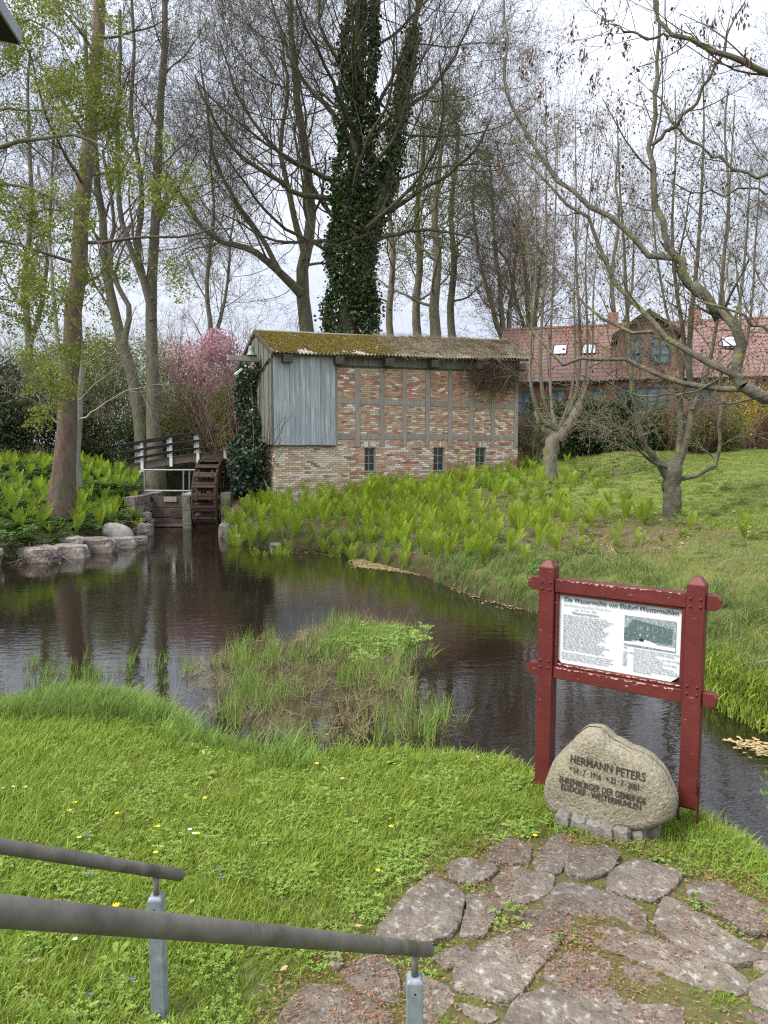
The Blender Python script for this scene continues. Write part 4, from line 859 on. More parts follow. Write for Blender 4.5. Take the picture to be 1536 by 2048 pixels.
# ------------------------------------------------------------------ handrails
def handrail(name, label, A, B, r_, posts_):
    t = thing(name, label, 'handrail', (B[0], B[1], 0)); A = np.array(A); B = np.array(B); d = (B - A) / np.linalg.norm(B - A); O = np.array([B[0], B[1], 0])
    q = smoothpath([A - d * .6 - O, A - O, B - O], 14); q = np.vstack([q, B - O + d * .006]); rr = np.r_[np.full(14, r_), r_ * .82]
    MB().tube(q, rr, 20).build('rail_pipe', M['pipe'], t, smooth=True)
    MB().tube([B - O - d * .16, B - O - d * .157], r_ * 1.012, 20, caps=False).build('weld_seam', M['iron'], t)
    for k in posts_:
        P = B - d * k - O; g_ = .0
        MB().tube([(P[0], P[1], P[2] - r_ * .8), (P[0], P[1], P[2] - .12)], .0125, 12).build('stem', M['pipe'], t, smooth=True)
        top = P[2] - .105; w2 = .030; zb = hz(P[0] + O[0], P[1] + O[1]) - .1
        m_ = MB(); m_.add([(P[0] + a * w2 * s, P[1] + b_ * w2 * s, z) for z, s in ((zb, 1), (top - .012, 1), (top, .72)) for a, b_ in ((-1, -1), (1, -1), (1, 1), (-1, 1))], [(3, 2, 1, 0), (8, 9, 10, 11)] + [(4 * k2 + i, 4 * k2 + (i + 1) % 4, 4 * k2 + 4 + (i + 1) % 4, 4 * k2 + 4 + i) for k2 in (0, 1) for i in range(4)])
        m_.build('post', M['post_steel'], t, rot=None, bevel=.004); MB().tube([(P[0], P[1] - w2 + .001, top - .05), (P[0], P[1] - w2 - .0008, top - .05)], .004, 8).build('drain_hole', M['soffit'], t)
    return t
def camdepth(x, y, dep): d = np.array([(x - 768) / F, (1024 - y) / F]); return np.array([d[0] * dep, dep * CP + d[1] * dep * SP, EYE - dep * SP + d[1] * dep * CP])
NA = camdepth(0, 1822, 1.19); NB = camdepth(856, 1899, 2.63); FA = camdepth(0, 1692, 2.40); FB = camdepth(361, 1750, 3.07)
handrail('handrail', 'nearer of the two worn round pipe handrails on square zinc posts', NA, NB, .0255, (.125, 2.05))
handrail('handrail', 'farther of the two pipe handrails, ending over the grass at lower left', FA, FB, .0255, (.155, 1.35))
# stone steps between the rails (lead down from the viewer)
st = thing('stone_steps', 'rough stone steps between the two pipe handrails', 'steps', (NB[0], NB[1], 0)); pd = np.array([.535, .845]); qd = np.array([-.845, .535])
for i in range(5):
    z = .52 + .17 * i; p0 = np.array([NB[0], NB[1]]) - pd * (.42 + .30 * (i + 1.6)) + qd * .5
    m_ = MB().box(-.42, .42, -.17, .17, -.3, .0); m_.build('step', M['flag'], st, (p0[0] - NB[0], p0[1] - NB[1], z + .14), (0, 0, math.atan2(qd[1], qd[0])), bevel=.03)

# ------------------------------------------------------------------ flagstone path
pth = ob('stone_path', None, None, (0, 0, 0), kind='structure')
FS = [[(700,140),(760,118),(815,140),(810,185),(750,190),(690,180)],[(830,190),(880,110),(930,110),(945,150),(910,215),(850,210)],[(925,215),(950,145),(1040,140),(1080,160),(1060,215),(1000,235)],[(565,205),(600,180),(700,190),(715,215),(650,255),(585,240)],
[(710,245),(760,205),(890,230),(870,275),(800,315),(720,280)],[(1065,215),(1150,180),(1265,225),(1250,260),(1190,305),(1060,265)],[(870,300),(930,245),(1060,280),(1150,330),(1155,390),(1060,380),(880,320)],[(1290,270),(1400,250),(1450,290),(1536,325),(1536,390),(1460,390),(1370,330)],
[(450,290),(520,235),(610,290),(590,370),(560,410),(500,430),(360,420),(370,380)],[(610,380),(660,285),(740,285),(745,320),(690,370),(680,410),(610,400)],[(770,345),(830,325),(930,345),(990,395),(985,435),(900,400),(780,365)],[(1200,370),(1240,305),(1330,345),(1400,400),(1500,455),(1500,480),(1420,495),(1250,430)],
[(1035,390),(1110,400),(1250,440),(1400,500),(1450,540),(1440,580),(1340,565),(1200,510),(1030,440)],[(600,510),(680,440),(820,385),(895,420),(880,460),(800,560),(760,600),(610,570)],[(890,500),(950,465),(1060,470),(1200,540),(1280,600),(1270,650),(1240,677),(1120,670),(880,540)],[(270,500),(340,475),(410,490),(415,600),(340,600),(260,540)],
[(470,520),(570,560),(580,610),(520,670),(470,640),(440,560)],[(80,640),(150,560),(290,590),(380,650),(400,720),(220,760),(60,720)],[(740,677),(800,600),(880,580),(980,620),(1090,670),(1100,760),(900,790),(740,760)],[(600,620),(700,635),(720,660),(680,680),(610,640)],[(1480,560),(1536,520),(1600,560),(1600,640),(1490,610)],
[(1320,620),(1420,640),(1536,650),(1600,700),(1500,760),(1320,740)],[(530,470),(590,450),(625,440),(640,460),(600,500),(560,505)],[(200,465),(240,460),(250,500),(210,510)],[(1500,500),(1540,430),(1640,440),(1700,520),(1600,540)],[(420,700),(520,690),(700,700),(720,780),(560,830),(420,800)],[(1130,700),(1290,690),(1310,770),(1200,830),(1120,800)],[(1560,300),(1640,330),(1720,400),(1600,410)],[(620,290),(650,275),(660,300),(625,330)]]
FSW = []
for fi, poly in enumerate(FS):
    P2 = np.array([onz(520 + x / 1.512, 1600 + y / 1.512, .455)[:2] for x, y in poly]); cen = P2.mean(0)
    # subdivided, roughened outline
    out = []
    for a, b_ in zip(P2, np.roll(P2, -1, 0)):
        for t in (0, .2, .4, .6, .8):
            q = a + (b_ - a) * t; out.append(q + np.array([rb.gauss(0, .007), rb.gauss(0, .007)]))
    out = np.array(out); k = (out * 2 + np.roll(out, 1, 0) + np.roll(out, -1, 0)) / 4; out = cen + (k - cen) * 1.14; FSW.append(out); n = len(out)
    zt = .452 + rb.uniform(-.004, .012); tx, ty_ = rb.uniform(-.02, .02), rb.uniform(-.02, .02); V = []
    rings = ((1.0, -.08), (1.0, -.008), (.985, .001), (.93, .004), (.85, .005), (.7, .006), (.55, .006), (.4, .006), (.25, .006), (.12, .006))
    for s, dz in rings:
        for q in out:
            w_ = (q - cen) * s; nn = mnoise.noise(Vector((q[0] * 0 + cen[0] * 5 + w_[0] * 7, cen[1] * 5 + w_[1] * 7, fi))) * .012 + mnoise.noise(Vector((w_[0] * 22, w_[1] * 22, fi))) * .009
            V.append((w_[0], w_[1], zt + dz + (nn if dz > -.01 else 0) + w_[0] * tx + w_[1] * ty_))
    V.append((0, 0, zt + .008)); m_ = len(rings)
    Fq = [(i * n + j, i * n + (j + 1) % n, (i + 1) * n + (j + 1) % n, (i + 1) * n + j) for i in range(m_ - 1) for j in range(n)] + [((m_ - 1) * n + j, (m_ - 1) * n + (j + 1) % n, m_ * n) for j in range(n)]
    area = 0.5 * abs(np.dot(out[:, 0], np.roll(out[:, 1], 1)) - np.dot(out[:, 1], np.roll(out[:, 0], 1)))
    me = mesh('flagstone', V, Fq, M['flag'], smooth=False)
    ccw = np.dot(out[:, 0], np.roll(out[:, 1], -1)) - np.dot(out[:, 1], np.roll(out[:, 0], -1)) > 0
    if not ccw: me.flip_normals()
    ob('flagstone', me, pth, (cen[0], cen[1], 0))
# ------------------------------------------------------------------ shore stones, roots
def px_rock(name, label, x0, x1, y0, y1, zb, mt='stone', seed=0, dz=1, group=None, e=9, cat='stone'):
    b_ = onz((x0 + x1) / 2, y1, zb); k = b_[1] / F; w_ = (x1 - x0) * k * 1.15; h = (y1 - y0) * k * 1.4
    o = rock(name, (b_[0], b_[1] + .2, b_[2] + h / 2 - h * .22), (w_, max(.4, w_ * .4), h), mt, seed, rb.uniform(-.08, .08), e=e, amp=.16, nu=18, nv=11, smooth=e < 3); return tag(o, label, cat, group)
SH = [(-95, -12, 1100, 1135, 0, 'dark squared stone at the waterline just outside the left edge'), (-8, 25, 1078, 1097, .22, 'flat grey shore stone at the left edge of the picture, upper row'), (28, 97, 1077, 1097, .22, 'long flat stone, second from the left in the upper shore row'), (98, 155, 1077, 1096, .2, 'grey shore stone half hidden by green weeds left of the ferns'), (-10, 102, 1097, 1124, 0, 'largest dark squared stone at the waterline, lower left'), (98, 163, 1092, 1117, 0, 'brown squared block at the waterline, middle of the lower row'), (160, 221, 1079, 1106, 0, 'reddish squared block at the waterline below the pale boulder'), (220, 264, 1076, 1096, 0, 'low rounded stone right of the reddish block'), (276, 299, 1050, 1073, 0, 'dark stone at the waterline left of the weir'), (262, 287, 1075, 1088, 0, 'small flat stone between the pale boulder and the channel'), (278, 296, 1026, 1040, .35, 'small grey stone high on the left channel corner'), (278, 300, 1038, 1052, .1, 'brown stone just above the water left of the weir')]
for i, s in enumerate(SH): px_rock('shore_stone', s[5], *s[:5], seed=i)
px_rock('boulder', 'large pale rounded boulder among the ferns on the left shore', 196, 258, 1050, 1086, .12, 'boulder', 31, e=2.2, cat='boulder')
for i, s in enumerate([(450, 477, 1052, 1070, .06, 'round stone beside the wheel channel, right shore'), (438, 458, 1050, 1078, -.05, 'long slab edging the water right of the water wheel'), (466, 494, 1072, 1086, -.02, 'flat slab lying at the waterline right of the wheel'), (540, 560, 1088, 1098, 0, 'small dark stone at the foot of the ferns on the right shore')]): px_rock('shore_stone', s[5], *s[:5], seed=60 + i)
def roots(n, cx, cy, sx, sy, zb, name, label, seed, l=.09, mt='root', wander=.35, r=.014, top=.35):
    rg = np.random.default_rng(seed)
    def g_(n): 
        x = rg.uniform(cx - sx, cx + sx, n); return np.stack([x, cy + rg.uniform(-sy, sy, n), zb + rg.random(n) * top], 1)
    V, Q = tangle(n, g_, l, r, rg, segs=7, wander=wander, sides=4); o = ob(name, mesh(name, V, Q, M[mt], smooth=True)); return tag(o, label, 'roots')
q = onz(45, 1128); roots(60, q[0], q[1] + .15, .95, .12, -.03, 'exposed_roots', 'tangle of bare pale roots along the waterline at lower left', 1)
q = onz(262, 1078); roots(30, q[0], q[1] + .3, .4, .15, 0, 'exposed_roots', 'bare brown roots beside the pale boulder', 2)

# ------------------------------------------------------------------ trees
def unit(a): return a / (np.linalg.norm(a, axis=-1, keepdims=True) + 1e-9)
def grow(P, D, L_, R_, nseg, wander, up, rg, tip=.35, droop=0.):
    pts = [P]; D = D.copy()
    for s in range(nseg):
        D = unit(D + wander * rg.normal(size=D.shape)); D[:, 2] += up - droop * s / nseg; D = unit(D); P = P + D * (L_ / nseg)[:, None]; pts.append(P)
    return np.stack(pts, 1), R_[:, None] * np.linspace(1, tip, nseg + 1)[None]
def spawn(P, r, n, t0, t1, ang, angsd, length, rr, rg, taper=.45, rmin=.004):
    N_, S, _ = P.shape; t = (np.arange(n)[None] + rg.random((N_, n))) / n * (t1 - t0) + t0; f = np.clip(t, 0, .999) * (S - 1); i = f.astype(int); f = (f - i)[..., None]; a = np.arange(N_)[:, None]
    p = P[a, i] * (1 - f) + P[a, i + 1] * f; T = unit(P[a, i + 1] - P[a, i]); rad = r[a, i] * (1 - f[..., 0]) + r[a, i + 1] * f[..., 0]
    az = rg.uniform(0, 6.28, (N_, 1)) + np.arange(n)[None] * 2.4 + rg.normal(0, .4, (N_, n)); ref = np.where(np.abs(T[..., 2:3]) > .9, np.array([1., 0, 0]), np.array([0, 0, 1.])); U = unit(np.cross(T, ref)); W = np.cross(T, U)
    an = np.radians(rg.normal(ang, angsd, (N_, n)))[..., None]; D = T * np.cos(an) + (U * np.cos(az)[..., None] + W * np.sin(az)[..., None]) * np.sin(an)
    L_ = length * (1 - taper * (t - t0) / max(t1 - t0, .01)) * rg.uniform(.6, 1.2, t.shape)
    R_ = np.maximum(rad * rr * rg.uniform(.7, 1.05, t.shape), rmin)
    return p.reshape(-1, 3), D.reshape(-1, 3), L_.ravel(), R_.ravel()
def tree(name, label, stems, levels, bark, twig, seed, leaf=None, cat='tree', group=None, extra=None, guided=(), ntr=1, skip=0):
    """stems: [(points, r0, r1)]; levels: dicts n,t,ang,len,rr,seg,wander,up"""
    rg = np.random.default_rng(seed); base = np.array(stems[0][0][0]); t = thing(name, label, cat, base, 0, group); tr = []; S_ = 16
    PP = []; RR = []
    for pts, r0, r1 in stems:
        P = smoothpath(pts, S_); P[1:-1] += rg.normal(0, min(r1, .06) * .35, (S_ - 2, 3))
        if not PP: P[0, 2] -= .3
        rad = r0 + (r1 - r0) * np.linspace(0, 1, S_) ** .62
        if np.allclose(pts[0], stems[0][0][0]): rad[0] *= 1.35; rad[1] *= 1.06
        if len(PP) < skip: rad[-2] *= .9; rad[-1] *= .12
        PP.append(P); RR.append(rad)
    P = np.stack(PP); r = np.stack(RR); tr.append(tubes(P, r, 12))
    for pts, r0, r1 in guided: 
        G = smoothpath(pts, S_); G[1:-1] += rg.normal(0, .02 + r1 * .3, (S_ - 2, 3)); gr = np.linspace(r0, r1, S_); PP.append(G); RR.append(gr); tr.append(tubes(G[None], gr[None], 8))
    P = np.stack(PP[skip:]); r = np.stack(RR[skip:])
    cr = []
    for k, lv in enumerate(levels):
        p, d, L_, R_ = spawn(P, r, lv['n'], *lv['t'], lv['ang'], lv.get('sd', 10), lv['len'], lv.get('rr', .55), rg, rmin=lv.get('rmin', .004))
        if lv.get('bias') is not None: d = unit(d + np.array(lv['bias']))
        Pn, rn = grow(p, d, L_, R_, lv.get('seg', 5), lv.get('w', .12), lv.get('up', .03), rg, droop=lv.get('droop', 0))
        V = tubes(Pn, rn, lv.get('k', 3 if k > 1 else 5))
        (tr if k < ntr else cr).append(V); P, r = Pn, rn
    def put(nm, parts, m_, smooth=True, **kw):
        V, Q = join(parts); ob(nm, mesh(nm, V - base, Q, M[m_], smooth=smooth), t, **kw)
    put('trunk', tr, bark)
    if cr: put('crown', cr, twig)
    if leaf:
        for lf in (leaf if isinstance(leaf, list) else [leaf]):
            e = P[:, lf.get('from', 1):].reshape(-1, 3); n = int(lf['n']); e = e[rg.integers(0, len(e), n)] + rg.normal(0, lf.get('sp', .03), (n, 3))
            if 'keep' in lf: e = e[lf['keep'](e, rg)]
            V, Q = leafquads(rg, e, lf['size'], aspect=lf.get('aspect', 1.7), dirs=np.tile(lf['dir'], (len(e), 1)) if 'dir' in lf else None); put(lf.get('name', 'foliage'), [(V, Q)], lf['mat'], smooth=False, kind='stuff')
    if extra: extra(t, base, rg)
    return t
def st_(px, Y, r0, r1, dY=0.0):
    n = len(px); return ([at(x, y, Y + dY * i / max(1, n - 1)) for i, (x, y) in enumerate(px)], r0, r1)
def LV(n, t, ang, l, rr=.5, seg=5, w=.12, up=.03, **k): return dict(n=n, t=t, ang=ang, len=l, rr=rr, seg=seg, w=w, up=up, **k)
# 1 big brown trunk on the left bank
s0 = [(121, 1016), (127, 930), (134, 830), (141, 720), (152, 600), (160, 480), (170, 360), (183, 230), (193, 110), (200, -30), (207, -200)]
tree('alder_tree', 'tall tree with thick straight reddish brown trunk on the left bank', [st_(s0, 19.8, .33, .13, .8)],
     [LV(16, (.34, 1), 62, 4.2, .30, 8, .16, .05), LV(6, (.2, 1), 48, 1.7, .5, 6, .16, .03), LV(6, (.15, 1), 45, .8, .5, 4, .16, .02), LV(5, (.2, 1), 45, .38, .6, 3, .15, .0)],
     'bark_brown', 'twig', 21, leaf=dict(n=9000, size=.035, mat='bud', name='buds', aspect=1.4))
# 2 pale trunks just behind it
tree('birch_tree', 'slim pale grey trunk rising close behind the big brown trunk', [st_([(150, 955), (155, 860), (160, 760), (161, 690), (155, 560), (157, 430), (165, 300)], 23, .17, .05), st_([(147, 930), (128, 760), (118, 690), (104, 560), (92, 440), (75, 330)], 23, .12, .04, .8)],
     [LV(10, (.3, 1), 50, 2.8, .35, 7, .16, .06), LV(6, (.2, 1), 45, 1.3, .5, 5, .16, .03), LV(6, (.2, 1), 45, .6, .5, 4, .16, .0)], 'bark_pale', 'twig_grey', 22,
     guided=[st_([(160, 838), (200, 815), (245, 785), (280, 775), (335, 765)], 22.6, .035, .008), st_([(158, 800), (200, 760), (245, 722)], 22.6, .022, .006), st_([(118, 852), (100, 830), (80, 800), (60, 770)], 22.6, .03, .008)])
# 3 paired trunks behind the bridge
tree('twin_alder', 'pair of tall ash grey trunks growing together behind the footbridge', [
     st_([(312, 985), (310, 900), (305, 760), (302, 650), (304, 560), (312, 430), (318, 300), (325, 150), (330, 0), (333, -130)], 33, .42, .10, .5),
     st_([(284, 980), (282, 870), (262, 740), (238, 660), (215, 560), (203, 430), (190, 300), (178, 180), (170, 60)], 33.3, .40, .09, .9),
     st_([(305, 640), (285, 560), (262, 500), (240, 420), (236, 280), (238, 150), (240, 20)], 33, .17, .07, -.8),
     st_([(302, 600), (275, 510), (285, 380), (262, 250), (268, 100), (262, -40)], 33, .17, .06, .9),
     st_([(248, 690), (258, 620), (222, 540), (228, 430), (205, 300)], 33, .16, .06, .5)],
     [LV(12, (.35, 1), 36, 5.0, .38, 8, .13, .07), LV(6, (.2, 1), 38, 2.4, .5, 6, .14, .06), LV(6, (.15, 1), 38, 1.1, .5, 5, .15, .05), LV(4, (.15, 1), 38, .55, .6, 3, .15, .03, rmin=.006)],
     'bark_grey', 'twig', 23, leaf=dict(n=13000, size=.055, mat='spring_dull', aspect=1.5))
# 4 forked tree left of the ivy tree
tree('maple_tree', 'bare forked tree with one big limb sweeping left above the mill roof', [
     st_([(617, 760), (615, 690), (610, 620), (602, 565), (612, 510), (622, 440), (616, 350), (604, 260), (590, 150), (580, 30), (575, -90)], 35, .45, .10, .8),
     st_([(603, 588), (560, 545), (505, 500), (442, 484), (405, 455), (370, 400), (330, 340)], 35, .26, .05, -2.5),
     st_([(612, 520), (590, 440), (575, 370), (560, 290), (575, 180), (560, 60)], 35, .2, .06, .9),
     st_([(560, 545), (520, 470), (470, 400), (430, 320), (415, 220), (400, 120)], 34, .15, .04, -1)],
     [LV(12, (.25, 1), 46, 5.2, .36, 9, .15, .06), LV(7, (.2, 1), 42, 2.4, .5, 6, .15, .05), LV(6, (.15, 1), 42, 1.1, .5, 5, .16, .03), LV(4, (.15, 1), 42, .55, .6, 3, .15, .02, rmin=.006)],
     'bark_grey', 'twig', 24, leaf=dict(n=9000, size=.06, mat='spring_dull', name='foliage', aspect=1.5))
# 5 the ivy tree
IY = 31.5
istem = [(696, 760), (700, 660), (702, 540), (704, 420), (712, 300), (716, 180), (720, 60), (726, -60), (732, -180)]
icol = []
def ivyclad(t, base, rg):
    n = 52000; P0 = np.array([at(x, y, IY) for x, y in istem]); P = smoothpath(P0, 60); u = rg.random(n); f = u * 59; i = np.minimum(f.astype(int), 58); q = P[i] + (P[i + 1] - P[i]) * (f - i)[:, None]
    zz = q[:, 2]; hgt = (zz - 3) / 20; rad = 1.0 - .38 * sstep(hgt, .0, .9); a = rg.uniform(0, 6.28, n); rad = rad * (1 + .20 * np.sin(a * 3 + zz * 1.1) * np.sin(zz * .6) + .16 * np.sin(zz * 2.3 + a * 2) + .17 * np.abs(rg.normal(size=n))); rr = rad * rg.uniform(.72, 1.05, n)
    keep = rg.random(n) < np.where(hgt > .55, .5, 1) * np.where(np.sin(a * 2 + zz * 1.7) + np.sin(zz * .9 + a) > -1.0, 1, .15); q = (q + np.stack([np.cos(a) * rr, np.sin(a) * rr, rg.normal(0, .1, n)], 1))[keep]; a = a[keep]
    # side limb with ivy
    P1 = smoothpath([at(745, 470, IY), at(775, 360, IY), at(795, 250, IY - .4), at(815, 130, IY - .6), at(830, 60, IY - .6)], 40); m_ = 7000; f = rg.random(m_) * 39; i = np.minimum(f.astype(int), 38); q1 = P1[i] + (P1[i + 1] - P1[i]) * (f - i)[:, None] + rg.normal(0, .26, (m_, 3)) * (1.15 - f / 60)[:, None]
    V, Q = join([leafquads(rg, q, .145, aspect=1.15, dirs=np.stack([np.cos(a), np.sin(a), -.6 + 0 * a], 1)), leafquads(rg, q1, .15, aspect=1.15)]); V = V - base
    ob('ivy_foliage', mesh('ivy_foliage', V, Q, M['ivy']), t)
tree('ivy_clad_tree', 'huge tree with dark ivy wrapped round its trunk behind the mill', [st_(istem, IY, .55, .18), st_([(702, 520), (745, 440), (778, 350), (798, 240), (818, 110), (840, -30), (850, -150)], IY, .26, .08, -.8)],
     [LV(24, (.24, 1), 64, 7.6, .34, 11, .13, .075), LV(8, (.2, 1), 42, 3.0, .45, 7, .14, .07), LV(6, (.15, 1), 40, 1.4, .5, 5, .15, .05), LV(4, (.15, 1), 40, .65, .6, 3, .15, .03, rmin=.006)],
     'bark_dark', 'twig', 25, leaf=dict(n=13000, size=.055, mat='spring_dull', aspect=1.5), extra=ivyclad, ntr=1,
     guided=[st_([(700, 410), (655, 395), (600, 390), (540, 350), (480, 310), (430, 240), (390, 150)], IY, .14, .03, -3), st_([(705, 360), (640, 350), (580, 320), (520, 260), (470, 180), (440, 80)], IY, .13, .03, 1), st_([(700, 490), (640, 480), (580, 485), (520, 470), (470, 440), (420, 420)], IY, .10, .02, -2),
             st_([(720, 430), (780, 420), (840, 380), (900, 350), (950, 300), (985, 230)], IY, .14, .03, -2), st_([(720, 490), (790, 470), (860, 460), (930, 470), (985, 500), (1010, 480)], IY, .11, .02, -2.5), st_([(720, 300), (780, 240), (850, 190), (910, 110), (950, 20)], IY, .13, .03, 1), st_([(715, 300), (660, 220), (600, 150), (560, 60), (530, -40)], IY, .13, .03, .5)])
# 6 row of trunks behind the mill roof
for i, (x, yy, w_, lab, sd_) in enumerate([(782, 3.2, .30, 'greenish trunk just right of the ivy, first of the row behind the mill roof', 41), (836, 4.0, .40, 'mossy trunk above the middle of the mill roof, second of the row', 42), (872, 4.6, .5, 'thickest trunk of the row behind the mill roof', 43), (905, 3.6, .36, 'last slim trunk at the right of the row behind the mill roof', 44)]):
    Y_ = 43 + (i % 2) * 2.5
    tree('woodland_tree', lab, [st_([(x, 790), (x + 1, 700), (x - 4, 620), (x + 4, 520), (x - 3, 420), (x + 8, 330), (x + 12, 250)], Y_, w_, .10)],
         [LV(11, (.3, 1), 50, 4.6, .36, 7, .16, .06), LV(6, (.2, 1), 42, 2.2, .5, 6, .16, .04), LV(6, (.15, 1), 42, 1.1, .5, 4, .15, .03), LV(4, (.15, 1), 42, .6, .6, 2, .15, .02, rmin=.008)],
         'bark_grey', 'twig_grey', sd_, leaf=dict(n=6000, size=.11, mat='spring_dull' if i != 1 else 'spring', aspect=1.4, sp=.1), group='trees in a row behind the mill')
# 7 brown twiggy crown
for (x, Y_, tp, sd_, lab) in ((1010, 44, 330, 51, 'rounded brown twiggy tree rising right behind the mill gable'), (1062, 47, 430, 52, 'smaller brown twiggy tree between the mill and the house roof')):
    tree('twiggy_tree', lab, [st_([(x, 800), (x - 2, 700), (x - 8, 600), (x - 20, 480), (x - 30, tp)], Y_, .28, .07), st_([(x + 3, 700), (x + 12, 600), (x + 24, 500), (x + 28, tp + 60)], Y_, .2, .06, 1), st_([(x - 2, 690), (x - 30, 600), (x - 50, 520), (x - 66, tp + 70)], Y_, .18, .06, -1)],
         [LV(13, (.15, 1), 44, 4.0, .38, 7, .15, .07), LV(7, (.15, 1), 40, 1.9, .5, 5, .15, .06), LV(7, (.15, 1), 40, 1.0, .55, 4, .15, .05), LV(5, (.15, 1), 40, .5, .6, 2, .15, .03, rmin=.009)], 'bark_grey', 'twig_brown', sd_)
# 8 pollard
def keys(n, lo, size=.07, name='seed_clusters'):
    return dict(n=n, size=size, mat='seed', name=name, aspect=2.4, sp=.05, dir=(0, 0, -1.6), keep=lambda e, rg: e[:, 2] > lo)
PYY = 24.6; pst = []
for xb, yb, xt, yt, xk, r_ in ((1076, 830, 1072, 230, 1072, .11), (1090, 815, 1092, 170, 1092, .13), (1105, 830, 1118, 210, 1108, .11), (1150, 795, 1150, 190, 1152, .13), (1160, 800, 1195, 210, 1172, .10), (1140, 800, 1175, 260, 1150, .09), (1084, 840, 1040, 300, 1062, .08), (1168, 790, 1225, 300, 1190, .08)):
    pst.append(st_([(1115, 862), (xb, yb), (xk, (yb + yt) / 2), (xt, yt)], PYY, r_ * .68, .012, rb.uniform(-1.2, 1.2)))
tree('pollarded_ash', 'pollarded ash with knuckled head and straight upright shoots beside the mill', [st_([(1099, 985), (1100, 940), (1104, 890), (1114, 862)], PYY, .22, .26), st_([(1114, 880), (1085, 850), (1072, 820)], PYY, .2, .12), st_([(1114, 880), (1145, 840), (1160, 805)], PYY, .22, .14)] + pst,
     [LV(12, (.15, 1), 30, 2.4, .35, 6, .1, .09), LV(5, (.2, 1), 34, .9, .5, 4, .12, .05), LV(5, (.2, 1), 38, .4, .6, 3, .14, .02, rmin=.005)], 'bark_grey', 'twig_grey', 61, leaf=keys(4200, 6.5, .09), skip=3)
# 9 multi-stemmed tree on the lawn
TY = 16.9
tree('lawn_tree', 'low forked multi-stemmed grey tree standing on the lawn', [
     st_([(1343, 1048), (1343, 1000), (1345, 950), (1352, 920)], TY, .215, .21),
     st_([(1340, 965), (1310, 915), (1285, 885), (1275, 830), (1262, 750), (1255, 640), (1250, 520), (1240, 380), (1235, 240)], TY, .10, .012, -.5),
     st_([(1348, 950), (1370, 890), (1385, 820), (1378, 740), (1382, 640), (1395, 520), (1402, 400), (1408, 260), (1405, 130)], TY, .115, .012, .8),
     st_([(1350, 950), (1362, 870), (1360, 780), (1368, 690), (1350, 560), (1345, 430), (1352, 300), (1350, 180)], TY, .10, .012, 1.2),
     st_([(1350, 960), (1392, 952), (1425, 940), (1440, 905), (1438, 850), (1450, 800), (1480, 740), (1500, 640), (1510, 500), (1520, 350)], TY, .06, .015, -.6),
     st_([(1345, 940), (1300, 920), (1268, 890), (1230, 868), (1190, 850), (1150, 845)], TY, .055, .015, -1.2),
     st_([(1385, 820), (1420, 720), (1440, 600), (1452, 470), (1462, 330), (1470, 200)], TY, .06, .012, .4),
     st_([(1378, 740), (1340, 650), (1318, 540), (1305, 420), (1300, 300)], TY, .05, .01, .6)],
     [LV(20, (.12, 1), 44, 1.9, .38, 7, .15, .05), LV(6, (.15, 1), 40, .9, .5, 5, .14, .05), LV(5, (.15, 1), 40, .42, .6, 3, .14, .02, rmin=.0045)], 'bark_lichen', 'twig_grey', 62, leaf=dict(n=3600, size=.06, mat='seed', name='cones', aspect=1.3), skip=1)
